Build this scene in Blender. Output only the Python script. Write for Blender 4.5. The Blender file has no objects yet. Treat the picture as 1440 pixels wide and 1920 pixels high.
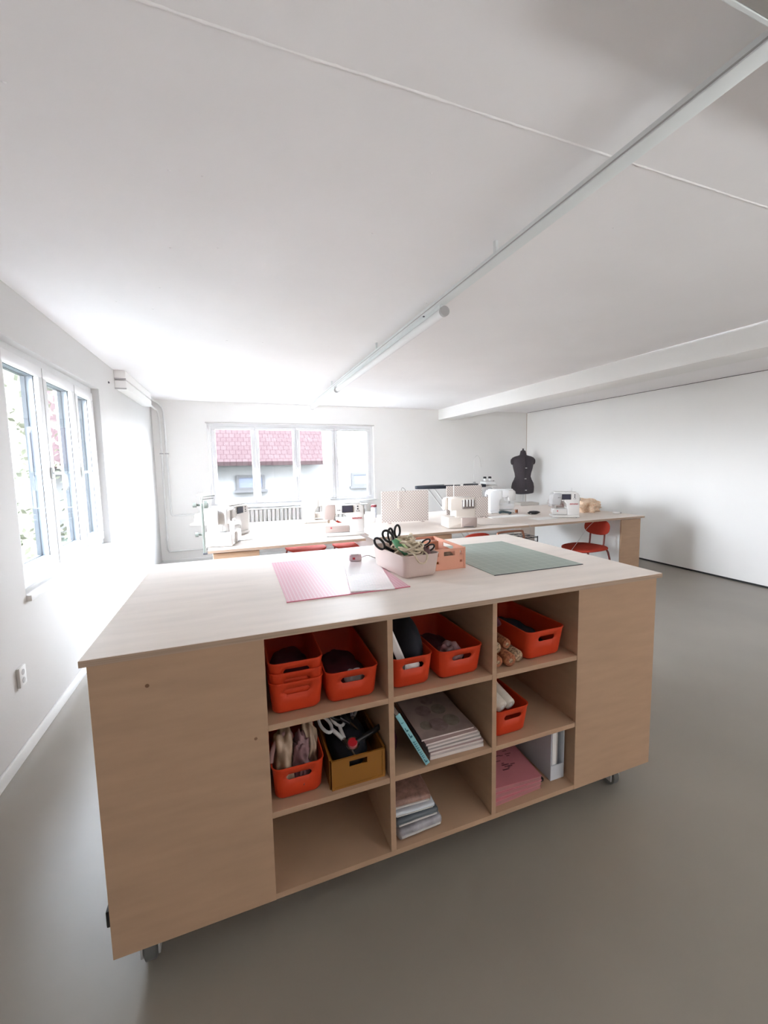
import bpy, bmesh, math, random
from mathutils import Vector, Matrix, noise
random.seed(7)
C = bpy.context.scene.collection
S = bpy.context.scene
PI = math.pi
R = math.radians

# ------------------------------------------------------------ camera, sky, exposure
cam = bpy.data.cameras.new('camera'); camo = bpy.data.objects.new('camera', cam); C.objects.link(camo)
yaw, pitch, roll = R(21.6068), R(-5.737), R(-0.827)
fw = Vector((math.sin(yaw)*math.cos(pitch), math.cos(yaw)*math.cos(pitch), math.sin(pitch)))
rt = Vector((math.cos(yaw), -math.sin(yaw), 0)); up = rt.cross(fw)
rr = rt*math.cos(roll)+up*math.sin(roll); uu = -rt*math.sin(roll)+up*math.cos(roll)
M = Matrix((rr, uu, -fw)).transposed().to_4x4(); M.translation = Vector((0, 0, 1.3769))
camo.matrix_world = M
cam.sensor_fit = 'HORIZONTAL'; cam.sensor_width = 36; cam.lens = 805.81/1440*36
cam.shift_x = (720-759.42)/1440; cam.shift_y = -(960-949.17)/1440
cam.clip_start = 0.05
S.camera = camo
S.view_settings.view_transform = 'Standard'; S.view_settings.look = 'None'
S.view_settings.gamma = 1; S.view_settings.use_curve_mapping = False
S.view_settings.exposure = 2.62
S.cycles.use_denoising = True
S.cycles.max_bounces = 14; S.cycles.diffuse_bounces = 9; S.cycles.transparent_max_bounces = 16
S.cycles.sample_clamp_indirect = 12
w = bpy.data.worlds.new('sky'); S.world = w; w.use_nodes = True
nt = w.node_tree; bg = nt.nodes['Background']; bg.inputs[1].default_value = 15.0
tc = nt.nodes.new('ShaderNodeTexCoord'); sx_ = nt.nodes.new('ShaderNodeSeparateXYZ'); nt.links.new(tc.outputs['Generated'], sx_.inputs[0])
rp = nt.nodes.new('ShaderNodeValToRGB'); mr = nt.nodes.new('ShaderNodeMapRange'); mr.inputs[1].default_value = -1; mr.inputs[2].default_value = 1
nt.links.new(sx_.outputs[2], mr.inputs[0]); nt.links.new(mr.outputs[0], rp.inputs[0]); nt.links.new(rp.outputs[0], bg.inputs[0])
e = rp.color_ramp.elements; e[0].position = 0; e[0].color = (.50, .50, .50, 1); e[1].position = .488; e[1].color = (.56, .56, .57, 1)   # sunlit paving below the horizon
q = e.new(.512); q.color = (.94, .97, 1.04, 1); q = e.new(1.0); q.color = (.82, .90, 1.08, 1)                                             # hazy sky above
def portal(loc, rot, sx, sy):
    l = bpy.data.lights.new('window_portal', 'AREA'); l.shape = 'RECTANGLE'; l.size = sx; l.size_y = sy
    l.cycles.is_portal = True
    o = bpy.data.objects.new('window_portal', l); o.location = loc; o.rotation_euler = rot; C.objects.link(o)

# ------------------------------------------------------------ room numbers
XL, XR, YB, YF, H = -1.0, 5.19, 6.795, -2.6, 2.285
WL = (2.66, 4.29, .73, 2.02)        # left window  y0 y1 z0 z1
WB = (-.325, 2.155, .79, 1.985)     # back window x0 x1 z0 z1
portal((XL-.26, (WL[0]+WL[1])/2, (WL[2]+WL[3])/2), (0, R(-90), 0), WL[3]-WL[2], WL[1]-WL[0])
WF = (1.3, 3.9, .85, 1.75)            # unseen fill window added behind the camera x0 x1 z0 z1
portal(((WF[0]+WF[1])/2, YF-.26, (WF[2]+WF[3])/2), (R(90), 0, 0), WF[1]-WF[0], WF[3]-WF[2])
portal(((WB[0]+WB[1])/2, YB+.26, (WB[2]+WB[3])/2), (R(-90), 0, 0), WB[1]-WB[0], WB[3]-WB[2])

# ------------------------------------------------------------ materials
MATS = {}
def mat(name, col, rough=.5, metal=0, var=0, vscale=8, bump=0, bscale=60, stretch=None, spec=.5, coat=0, trans=0, col2=None, sss=0):
    if name in MATS: return MATS[name]
    m = bpy.data.materials.new(name); m.use_nodes = True; nt = m.node_tree; b = nt.nodes['Principled BSDF']
    b.inputs['Base Color'].default_value = (*col, 1); b.inputs['Roughness'].default_value = rough
    b.inputs['Metallic'].default_value = metal; b.inputs['Specular IOR Level'].default_value = spec
    b.inputs['Coat Weight'].default_value = coat; b.inputs['Transmission Weight'].default_value = trans
    tc = nt.nodes.new('ShaderNodeTexCoord'); mp = nt.nodes.new('ShaderNodeMapping')
    nt.links.new(tc.outputs['Object'], mp.inputs[0])
    if stretch: mp.inputs['Scale'].default_value = stretch
    n = nt.nodes.new('ShaderNodeTexNoise'); n.inputs['Scale'].default_value = vscale; n.inputs['Detail'].default_value = 5
    nt.links.new(mp.outputs[0], n.inputs[0])
    rp = nt.nodes.new('ShaderNodeValToRGB'); rp.color_ramp.elements[0].position = .3; rp.color_ramp.elements[1].position = .7
    a = col2 or tuple(c*(1-var) for c in col); z = col if col2 else tuple(min(1, c*(1+var*.6)) for c in col)
    rp.color_ramp.elements[0].color = (*a, 1); rp.color_ramp.elements[1].color = (*z, 1)
    nt.links.new(n.outputs[0], rp.inputs[0]); nt.links.new(rp.outputs[0], b.inputs['Base Color'])
    if bump:
        n2 = nt.nodes.new('ShaderNodeTexNoise'); n2.inputs['Scale'].default_value = bscale; n2.inputs['Detail'].default_value = 4
        bp = nt.nodes.new('ShaderNodeBump'); bp.inputs['Strength'].default_value = bump; bp.inputs['Distance'].default_value = .004
        nt.links.new(mp.outputs[0], n2.inputs[0]); nt.links.new(n2.outputs[0], bp.inputs['Height']); nt.links.new(bp.outputs[0], b.inputs['Normal'])
    MATS[name] = m; return m
def mnode(m, kind): return m.node_tree.nodes.new(kind)
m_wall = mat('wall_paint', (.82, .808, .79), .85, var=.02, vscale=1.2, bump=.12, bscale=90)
m_walll = mat('wall_paint_dimmed', (.61, .60, .59), .85, var=.02, vscale=1.2, bump=.12, bscale=90)  # wall paint darkened to hold down the window light on this wall
m_wallr = mat('panel_paint', (.82, .808, .79), .55, var=.02, vscale=1.0, bump=.04, bscale=30)
m_ceil = mat('ceiling_concrete_paint', (.84, .82, .82), .9, var=.03, vscale=1.6, bump=.35, bscale=14)
m_floor = mat('floor_resin', (.265, .238, .202), .42, var=.10, vscale=1.3, bump=.02, bscale=200, spec=.95)
m_white = mat('white_lacquer', (.74, .74, .73), .35, var=.01)
m_frame = mat('window_frame_white', (.72, .72, .725), .3, var=.01)
m_metalw = mat('white_metal', (.74, .77, .77), .35, var=.01)
m_ply = mat('birch_plywood_shaded', (.44, .284, .182), .6, var=.07, vscale=5, stretch=(1, 1, 6), bump=.05, bscale=120)  # table plywood, darkened for the shaded fronts and shelves
m_plyh = mat('birch_plywood_lit', (.88, .80, .74), .5, var=.055, vscale=4, stretch=(1, 6, 1), bump=.04, bscale=120)  # same plywood, lightened for the brightly lit tabletop
m_desk = mat('desk_laminate', (.74, .66, .60), .5, var=.04, vscale=4, stretch=(1, 6, 1), bump=.04, bscale=120)
m_edge = mat('plywood_edge', (.42, .30, .22), .6, var=.22, vscale=3, stretch=(1, 1, 130))
m_knot = mat('wood_knot', (.20, .10, .05), .6)
m_orange = mat('orange_plastic', (.56, .037, .003), .6, var=.05, vscale=20, bump=.05, bscale=300)
m_mustard = mat('mustard_plastic', (.28, .11, .012), .55, var=.06)
m_tub = mat('greige_plastic', (.62, .50, .46), .45, var=.02)
m_peach = mat('peach_plastic', (.74, .36, .25), .45, var=.03)
m_black = mat('black_plastic', (.012, .012, .014), .35, var=.1)
m_dgrey = mat('dark_grey_plastic', (.06, .06, .07), .4, var=.1)
m_grey = mat('grey_plastic', (.42, .41, .41), .4, var=.04)
m_lgrey = mat('light_grey_plastic', (.62, .60, .58), .4, var=.03)
m_taupe = mat('taupe_plastic', (.42, .34, .31), .35, var=.03)
m_mach = mat('machine_white', (.64, .62, .60), .3, var=.01, coat=.3)
m_machc = mat('machine_cream', (.66, .60, .54), .35, var=.02)
m_steel = mat('steel', (.6, .6, .6), .25, 1)
m_screen = mat('screen', (.035, .035, .055), .15)
m_redm = mat('red_print', (.45, .03, .05), .4)
m_chair = mat('red_seat', (.36, .045, .028), .85, var=.06, bump=.04, spec=.05)
m_ctube = mat('dark_red_tube', (.16, .03, .025), .35, .3)
m_copper = mat('copper_tube', (.30, .13, .08), .35, .6)
m_dress = mat('charcoal_jersey', (.055, .045, .052), .95, var=.12, vscale=60, bump=.2, bscale=500)
m_navy = mat('navy_cloth', (.012, .013, .022), .8, var=.3, bump=.3, bscale=40)
m_purple = mat('plum_cloth_shade', (.10, .015, .03), .8, var=.4, bump=.3, bscale=30)  # shade colour inside the baskets, plain cloth elsewhere
m_cream = mat('cream_cord', (.66, .56, .42), .8, var=.15, vscale=80, bump=.2, bscale=300)
m_green = mat('green_plastic', (.10, .35, .17), .35, var=.05)
m_lime = mat('lime_plastic', (.62, .76, .42), .35)
m_red = mat('red_plastic', (.52, .02, .03), .35, var=.05)
m_pinkf = mat('pink_folder', (.55, .19, .22), .45, var=.06, vscale=6)
m_pages = mat('paper_pages', (.70, .64, .60), .8, var=.12, vscale=4, stretch=(1, 1, 160))
m_paper = mat('white_paper', (.85, .84, .82), .8, var=.01)
m_teal = mat('teal_cover', (.25, .52, .56), .4, var=.1, vscale=20)
m_tealt = mat('teal_ink', (.02, .13, .17), .5)
m_bag = mat('beige_plastic_bag', (.48, .34, .24), .25, var=.4, vscale=14, bump=.6, bscale=25)
m_bagp = mat('mauve_plastic_bag', (.24, .12, .13), .25, var=.5, vscale=18, bump=.6, bscale=30)
m_fabw = mat('white_cotton', (.70, .64, .56), .9, var=.1, vscale=30, bump=.3, bscale=80)
m_clearg = mat('frosted_plastic', (.62, .66, .72), .25, var=.08, vscale=7)
m_slate = mat('slate_plastic', (.10, .12, .14), .35, var=.3)
m_hoop = mat('wheel_grey', (.12, .12, .115), .4)
m_lens = mat('lamp_tube', (.80, .80, .80), .3)
m_dark = mat('shadow_gap_black', (.02, .02, .02), .8)
m_rail2 = mat('brushed_rail', (.55, .55, .53), .35, .7)
m_lace = mat('grey_lace', (.50, .47, .46), .9, var=.15, vscale=60, bump=.3)
m_ironb = mat('board_cover_black', (.014, .017, .028), .75, var=.3, vscale=12)
m_grass = mat('lawn_green', (.026, .031, .026), .9, spec=0, var=.4, vscale=3)
m_render = mat('house_render', (.085, .084, .083), .9, var=.03, spec=0)
m_leaf = mat('leaf_green', (.085, .088, .062), .7, var=.55, spec=0, vscale=4)
m_fin = mat('pale_blue_shutter', (.055, .072, .09), .6, var=.04)
m_fine = mat('shutter_edge', (.018, .026, .034), .5)
m_rule = mat('acrylic_ruler_glare', (.90, .87, .88), .08, var=.02, coat=.6)  # clear acrylic coloured near white for the window reflected in it
m_plum = mat('purple_glass', (.1, .02, .06), .2)

def tile_roof():
    m = bpy.data.materials.new('red_roof_tiles'); m.use_nodes = True; nt = m.node_tree; b = nt.nodes['Principled BSDF']
    tc = mnode(m, 'ShaderNodeTexCoord'); br = mnode(m, 'ShaderNodeTexBrick'); br.inputs['Scale'].default_value = 3.2
    br.inputs['Color1'].default_value = (.0195, .0130, .0130, 1); br.inputs['Color2'].default_value = (.021, .0148, .0146, 1)
    br.inputs['Mortar'].default_value = (.0145, .0088, .0090, 1); br.inputs['Mortar Size'].default_value = .03
    br.inputs['Row Height'].default_value = .6
    nt.links.new(tc.outputs['Object'], br.inputs['Vector']); nt.links.new(br.outputs[0], b.inputs['Base Color']); b.inputs['Roughness'].default_value = .9; b.inputs['Specular IOR Level'].default_value = 0
    return m
m_roof = tile_roof()
def glass():
    m = bpy.data.materials.new('window_glass'); m.use_nodes = True; nt = m.node_tree; nt.nodes.clear()
    o = mnode(m, 'ShaderNodeOutputMaterial'); t = mnode(m, 'ShaderNodeBsdfTransparent'); g = mnode(m, 'ShaderNodeBsdfGlossy')
    g.inputs['Roughness'].default_value = .02; t.inputs[0].default_value = (.95, .97, .97, 1)
    mx = mnode(m, 'ShaderNodeMixShader'); f0 = mnode(m, 'ShaderNodeLayerWeight'); f0.inputs[0].default_value = .5; f1 = mnode(m, 'ShaderNodeMath'); f1.operation = 'POWER'; f1.inputs[1].default_value = 5; nt.links.new(f0.outputs['Facing'], f1.inputs[0])
    f = mnode(m, 'ShaderNodeMath'); f.operation = 'MULTIPLY_ADD'; f.inputs[1].default_value = .6; f.inputs[2].default_value = .015; nt.links.new(f1.outputs[0], f.inputs[0])
    nt.links.new(f.outputs[0], mx.inputs[0]); nt.links.new(t.outputs[0], mx.inputs[1]); nt.links.new(g.outputs[0], mx.inputs[2]); nt.links.new(mx.outputs[0], o.inputs[0])
    return m
m_glass = glass()
def wovenboard():
    # taupe board with a diagonal grid of small pale holes
    m = bpy.data.materials.new('perforated_board'); m.use_nodes = True; nt = m.node_tree; b = nt.nodes['Principled BSDF']
    tc = mnode(m, 'ShaderNodeTexCoord'); mp = mnode(m, 'ShaderNodeMapping'); mp.inputs['Rotation'].default_value = (0, R(45), 0)
    mp.inputs['Scale'].default_value = (48, 48, 48)
    nt.links.new(tc.outputs['Object'], mp.inputs[0])
    sp = mnode(m, 'ShaderNodeSeparateXYZ'); nt.links.new(mp.outputs[0], sp.inputs[0])
    def fr(out):
        a = mnode(m, 'ShaderNodeMath'); a.operation = 'FRACT'; nt.links.new(out, a.inputs[0])
        s = mnode(m, 'ShaderNodeMath'); s.operation = 'SUBTRACT'; nt.links.new(a.outputs[0], s.inputs[0]); s.inputs[1].default_value = .5
        p = mnode(m, 'ShaderNodeMath'); p.operation = 'MULTIPLY'; nt.links.new(s.outputs[0], p.inputs[0]); nt.links.new(s.outputs[0], p.inputs[1]); return p
    x, z = fr(sp.outputs[0]), fr(sp.outputs[2])
    ad = mnode(m, 'ShaderNodeMath'); ad.operation = 'ADD'; nt.links.new(x.outputs[0], ad.inputs[0]); nt.links.new(z.outputs[0], ad.inputs[1])
    lt = mnode(m, 'ShaderNodeMath'); lt.operation = 'LESS_THAN'; nt.links.new(ad.outputs[0], lt.inputs[0]); lt.inputs[1].default_value = .055
    mx = mnode(m, 'ShaderNodeMix'); mx.data_type = 'RGBA'; nt.links.new(lt.outputs[0], mx.inputs[0])
    mx.inputs[6].default_value = (.48, .41, .375, 1); mx.inputs[7].default_value = (.85, .83, .80, 1)
    nt.links.new(mx.outputs[2], b.inputs['Base Color']); b.inputs['Roughness'].default_value = .6
    return m
m_peg = wovenboard()
def gridmat(name, base, line, scale, width, rough=.5):
    m = bpy.data.materials.new(name); m.use_nodes = True; nt = m.node_tree; b = nt.nodes['Principled BSDF']
    tc = mnode(m, 'ShaderNodeTexCoord'); br = mnode(m, 'ShaderNodeTexBrick'); br.offset = 0; br.squash = 1
    br.inputs['Scale'].default_value = scale; br.inputs['Brick Width'].default_value = 1; br.inputs['Row Height'].default_value = 1
    br.inputs['Mortar Size'].default_value = width; br.inputs['Color1'].default_value = (*base, 1); br.inputs['Color2'].default_value = (*base, 1)
    br.inputs['Mortar'].default_value = (*line, 1)
    nt.links.new(tc.outputs['Object'], br.inputs['Vector']); nt.links.new(br.outputs[0], b.inputs['Base Color']); b.inputs['Roughness'].default_value = rough
    return m
m_pinkmat = gridmat('pink_cutting_mat', (.74, .36, .45), (.82, .56, .62), 80, .16, .45)
m_pinkedge = mat('pink_mat_plain', (.66, .17, .25), .45)
m_greenmat = gridmat('green_cutting_mat', (.36, .42, .375), (.47, .52, .47), 20, .03, .5)
m_pages2 = mat('magazine_cover', (.40, .30, .27), .45, var=.35, vscale=9)
m_leop = mat('animal_print', (.60, .42, .26), .85, vscale=120, col2=(.05, .02, .015))
m_rosep = mat('rust_print', (.48, .18, .08), .85, vscale=110, col2=(.16, .04, .02))
m_floral = mat('floral_cotton', (.80, .70, .54), .85, vscale=70, col2=(.66, .38, .24))

# ------------------------------------------------------------ mesh helpers
def new(): return bmesh.new()
def box(bm, x0, x1, y0, y1, z0, z1, bev=0, seg=2, T=None):
    vs = [bm.verts.new(p) for p in ((x0,y0,z0),(x1,y0,z0),(x1,y1,z0),(x0,y1,z0),(x0,y0,z1),(x1,y0,z1),(x1,y1,z1),(x0,y1,z1))]
    fs = [bm.faces.new([vs[i] for i in f]) for f in ((0,3,2,1),(4,5,6,7),(0,1,5,4),(1,2,6,5),(2,3,7,6),(3,0,4,7))]
    if T is not None: bmesh.ops.transform(bm, matrix=T, verts=vs)
    if bev: bmesh.ops.bevel(bm, geom=list({e for f in fs for e in f.edges}), offset=bev, segments=seg, affect='EDGES', profile=.5)
    return bm
def prism(bm, pts, a0, a1, axis='y', bev=0, seg=2, T=None):
    # pts: outline in the two other axes; extruded along axis
    def P(p, a):
        if axis == 'y': return (p[0], a, p[1])
        if axis == 'x': return (a, p[0], p[1])
        return (p[0], p[1], a)
    lo = [bm.verts.new(P(p, a0)) for p in pts]; hi = [bm.verts.new(P(p, a1)) for p in pts]
    n = len(pts); fs = [bm.faces.new(lo), bm.faces.new(hi[::-1])]
    caps = [e for f in fs for e in f.edges]
    for i in range(n): fs.append(bm.faces.new((lo[i], hi[i], hi[(i+1) % n], lo[(i+1) % n])))
    bmesh.ops.recalc_face_normals(bm, faces=fs)
    if T is not None: bmesh.ops.transform(bm, matrix=T, verts=lo+hi)
    if bev: bmesh.ops.bevel(bm, geom=caps, offset=bev, segments=seg, affect='EDGES', profile=.5)
    return bm
def ring_loft(bm, rings, cap0=True, cap1=True):
    vr = [[bm.verts.new(p) for p in r] for r in rings]; n = len(rings[0])
    for a, b in zip(vr, vr[1:]):
        for i in range(n): bm.faces.new((a[i], a[(i+1) % n], b[(i+1) % n], b[i]))
    if cap0: bm.faces.new(vr[0][::-1])
    if cap1: bm.faces.new(vr[-1])
    return bm
def lathe(bm, prof, cx=0, cy=0, n=24, sx=1, sy=1, z0=0):
    return ring_loft(bm, [[(cx+r*sx*math.cos(2*PI*i/n), cy+r*sy*math.sin(2*PI*i/n), z0+z) for i in range(n)] for r, z in prof])
def tube(bm, pts, r, n=8, closed=False, rs=None):
    pts = [Vector(p) for p in pts]; rings = []; L = len(pts); nrm = None
    for i, p in enumerate(pts):
        if closed: t = pts[(i+1) % L]-pts[i-1]
        else: t = pts[min(i+1, L-1)]-pts[max(i-1, 0)]
        t.normalize()
        if nrm is None: nrm = t.orthogonal().normalized()
        else:
            nrm = nrm-t*nrm.dot(t)
            nrm = nrm.normalized() if nrm.length > 1e-6 else t.orthogonal().normalized()
        b = t.cross(nrm); rad = rs[i] if rs else r
        rings.append([p+(nrm*math.cos(2*PI*k/n)+b*math.sin(2*PI*k/n))*rad for k in range(n)])
    if closed:
        vr = [[bm.verts.new(p) for p in q] for q in rings]
        for a in range(L):
            A, B = vr[a], vr[(a+1) % L]
            for k in range(n): bm.faces.new((A[k], A[(k+1) % n], B[(k+1) % n], B[k]))
        return bm
    return ring_loft(bm, rings)
def smooth_path(pts, k=6):
    P = [Vector(p) for p in pts]; out = []
    for i in range(len(P)-1):
        p0, p1, p2, p3 = P[max(i-1, 0)], P[i], P[i+1], P[min(i+2, len(P)-1)]
        for j in range(k):
            t = j/k
            out.append(.5*((2*p1)+(-p0+p2)*t+(2*p0-5*p1+4*p2-p3)*t*t+(-p0+3*p1-3*p2+p3)*t**3))
    out.append(P[-1]); return out
def rrect(a, b, r, n=5, cx=0, cy=0):
    out = []
    for sx, sy, a0 in ((1, -1, -90), (1, 1, 0), (-1, 1, 90), (-1, -1, 180)):
        for i in range(n+1):
            t = R(a0+90*i/n); out.append((cx+sx*(a-r)+r*math.cos(t), cy+sy*(b-r)+r*math.sin(t)))
    return out
def blob(bm, c, rad, sub=3, amp=.25, freq=3, seed=0, flat=1):
    g = bmesh.ops.create_icosphere(bm, subdivisions=sub, radius=1)['verts']
    c = Vector(c); rad = Vector(rad) if not isinstance(rad, (int, float)) else Vector((rad,)*3)
    for v in g:
        d = v.co.normalized(); k = 1+amp*noise.noise(d*freq+Vector((seed*7.3, seed, 0)))
        q = d*k; v.co = Vector((q.x*rad.x, q.y*rad.y, max(q.z, -flat)*rad.z))+c
    return bm
def obj(name, bm, m, parent=None, smooth=None, label=None, loc=None):
    bmesh.ops.recalc_face_normals(bm, faces=bm.faces)
    me = bpy.data.meshes.new(name); bm.to_mesh(me); bm.free()
    me.materials.append(m); o = bpy.data.objects.new(name, me); C.objects.link(o)
    if parent: o.parent = parent
    if loc: o.location = loc
    if label: o['label'] = label
    if smooth is not None:
        for p in me.polygons: p.use_smooth = True
        if smooth < 180: me.set_sharp_from_angle(angle=R(smooth))
    return o
def B(name, m, parent, x0, x1, y0, y1, z0, z1, bev=0, seg=2, label=None):
    return obj(name, box(new(), x0, x1, y0, y1, z0, z1, bev, seg), m, parent, 40 if bev else None, label)
def thing(name, label, cat, loc=(0, 0, 0), rz=0, group=None, rot=None):
    o = bpy.data.objects.new(name, None); C.objects.link(o); o.empty_display_size = .05
    o.location = loc; o.rotation_euler = rot or (0, 0, rz); o['label'] = label; o['category'] = cat
    if group: o['group'] = group
    return o
def tag(o, label, cat, group=None, kind=None):
    o['label'] = label; o['category'] = cat
    if group: o['group'] = group
    if kind: o['kind'] = kind
    return o
def struct(o): o['kind'] = 'structure'; return o
def copy_thing(o, label, loc, rz=0, group=None):
    r = o.copy(); C.objects.link(r); r.location = loc; r.rotation_euler = (0, 0, rz); r['label'] = label
    if group: r['group'] = group
    def rec(a, b):
        for ch in list(a.children):
            c = ch.copy(); C.objects.link(c); c.parent = b; rec(ch, c)
    rec(o, r); return r
def text(name, s, size, m, parent, loc, rot, ext=.0006, align='CENTER'):
    cu = bpy.data.curves.new(name, 'FONT'); cu.body = s; cu.size = size; cu.extrude = ext; cu.align_x = align; cu.align_y = 'CENTER'
    t = bpy.data.objects.new(name, cu); C.objects.link(t)
    me = bpy.data.meshes.new_from_object(t); bpy.data.objects.remove(t)
    me.materials.clear(); me.materials.append(m)
    o = bpy.data.objects.new(name, me); C.objects.link(o); o.parent = parent; o.location = loc; o.rotation_euler = rot; return o

# ------------------------------------------------------------ room shell
struct(B('floor', m_floor, None, XL-.3, XR+.1, YF-.3, YB+.3, -.1, 0))
struct(B('ceiling', m_ceil, None, XL-.3, XR+.1, YF-.3, YB+.3, H, H+.12))
bm = new()
def wall_holes_x(bm, x0, x1, y0, y1, z0, z1, holes):
    ys = y0
    for h0, h1, b, t in holes:
        box(bm, x0, x1, ys, h0, z0, z1); box(bm, x0, x1, h0, h1, z0, b); box(bm, x0, x1, h0, h1, t, z1); ys = h1
    box(bm, x0, x1, ys, y1, z0, z1)
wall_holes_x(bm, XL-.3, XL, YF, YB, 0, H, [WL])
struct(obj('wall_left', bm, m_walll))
bm = new()
box(bm, XL-.3, WB[0], YB, YB+.3, 0, H); box(bm, WB[1], XR, YB, YB+.3, 0, H)
box(bm, WB[0], WB[1], YB, YB+.3, 0, WB[2]); box(bm, WB[0], WB[1], YB, YB+.3, WB[3], H)
struct(obj('wall_back', bm, m_wall))
struct(B('wall_right', m_wallr, None, XR, XR+.1, YF, YB+.3, .022, H-.006))
bm = new()
box(bm, XL-.3, WF[0], YF-.3, YF, 0, H); box(bm, WF[1], XR+.1, YF-.3, YF, 0, H); box(bm, WF[0], WF[1], YF-.3, YF, 0, WF[2]); box(bm, WF[0], WF[1], YF-.3, YF, WF[3], H)
struct(obj('wall_front', bm, m_wall))
struct(B('trim_1', m_dark, None, XR+.008, XR+.1, YF, YB, 0, .022))
struct(B('trim_2', m_dark, None, XR+.004, XR+.1, YF, YB, H-.006, H))
struct(B('trim_3', m_edge, None, XR-.006, XR, YB-.004, YB, .02, H-.01))
struct(B('trim_4', m_wall, None, 3.337, 3.651, YF, YB, 2.111, H, .004))      # ceiling beam
# cove base along the left wall
struct(B('baseboard_left', m_white, None, XL, XL+.014, YF, YB, 0, .06, .004))
struct(B('baseboard_back', m_white, None, XL+.014, XR-.02, YB-.014, YB, 0, .06, .004))
# raised concrete joints on the ceiling
def seam(name, x0, x1, y, seed):
    bm = new(); n = int((x1-x0)/.012); rows = []
    for i in range(n+1):
        x = x0+(x1-x0)*i/n
        a = noise.noise(Vector((x*9, seed, 0))); b = noise.noise(Vector((x*40, seed+5, 0))); c = noise.noise(Vector((x*3, seed+9, 0)))
        hgt = .0022+.002*a+.0015*b; wd = .0048+.003*abs(b)+.002*a; yy = y+.004*c+.0015*b
        rows.append([bm.verts.new(p) for p in ((x, yy-wd, H+.001), (x, yy-wd*.4, H-max(.0008, hgt)), (x, yy+wd*.4, H-max(.0008, hgt*.8)), (x, yy+wd, H+.001))])
    for p, q in zip(rows, rows[1:]):
        for k in range(3): bm.faces.new((p[k], p[k+1], q[k+1], q[k]))
    return struct(obj(name, bm, mat('ceiling_joint_filler', (.87, .85, .845), .8), None, 180))
seam('trim_5', XL, 3.33, 1.058, 3)
bm = new()
for i in range(34):   # small drips and blemishes of plaster on the ceiling
    x, y = random.uniform(-.7, 3.2), random.uniform(1.1, 5.2)
    blob(bm, (x, y, H), (random.uniform(.004, .012), random.uniform(.003, .006), .0025), 1, .4, 3, i)
struct(obj('trim_6', bm, m_ceil, None, 180))

# ------------------------------------------------------------ windows
def window_x(name, y0, y1, z0, z1, splits, fins):
    # window in the left wall: frame plane x -1.06 .. -1.12
    root = thing(name, 'white casement window in the left wall', 'window'); struct(root)
    for k in ('label', 'category'): del root[k]
    xa, xb = XL-.055, XL-.115
    bm = new(); f = .045
    box(bm, xb, xa, y0, y1, z0, z0+.06); box(bm, xb, xa, y0, y1, z1-.05, z1)
    box(bm, xb, xa, y0, y0+f, z0+.06, z1-.05); box(bm, xb, xa, y1-f, y1, z0+.06, z1-.05)
    for sp_ in splits: box(bm, xb, XL-.07, sp_-.025, sp_+.025, z0+.05, z1-.04)
    obj('window_frame', bm, m_frame, root)
    obj('window_sill', box(new(), XL-.06, XL+.022, y0, y1, z0-.02, z0+.012, .004), m_white, root, 40)
    ys = [y0+f]+splits+[y1-f]; pr = XL-.035
    for i, (a, b) in enumerate(zip(ys, ys[1:])):
        bm = new(); st = .058
        a += .002; b -= .002
        def ring(bm, x0_, x1_, e, bev=0):
            box(bm, x0_, x1_, a, b, z0+.055, z0+.123+e, bev); box(bm, x0_, x1_, a, b, z1-.107-e, z1-.045, bev)
            box(bm, x0_, x1_, a, a+st+e, z0+.123+e, z1-.107-e, bev); box(bm, x0_, x1_, b-st-e, b, z0+.123+e, z1-.107-e, bev)
        ring(bm, XL-.062, pr, 0, .006)
        s = obj('window_sash', bm, m_frame, root, 40)
        r2 = new(); ring(r2, XL-.10, XL-.064, .0005); obj('outer_frame', r2, m_fin, s, None, 'pale blue outer side of the frame')
        r3 = new(); ring(r3, XL-.122, XL-.10, .004); obj('outer_gasket', r3, m_fine, s)
        obj('window_pane', box(new(), XL-.064, XL-.062, a+st-.005, b-st+.005, z0+.12, z1-.10), m_glass, s)
        if i < len(splits):
            hb = new(); hy = b+.002; hz = 1.345
            box(hb, pr, pr+.012, hy-.014, hy+.014, hz-.035, hz+.035, .004)
            tube(hb, smooth_path([(pr+.01, hy, hz), (pr+.045, hy, hz), (pr+.055, hy+.012, hz-.005), (pr+.055, hy+.045, hz-.02), (pr+.054, hy+.055, hz-.06), (pr+.052, hy+.055, hz-.105)]), .0085, 8)
            obj('window_handle', hb, m_metalw, s, 50)
            obj('window_seal', box(new(), pr-.002, pr+.0005, hy-.0015, hy+.002, z0+.06, z1-.05), m_grey, s)
    return root
w1 = window_x('window_1', *WL, [3.247, 3.812], [])
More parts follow.
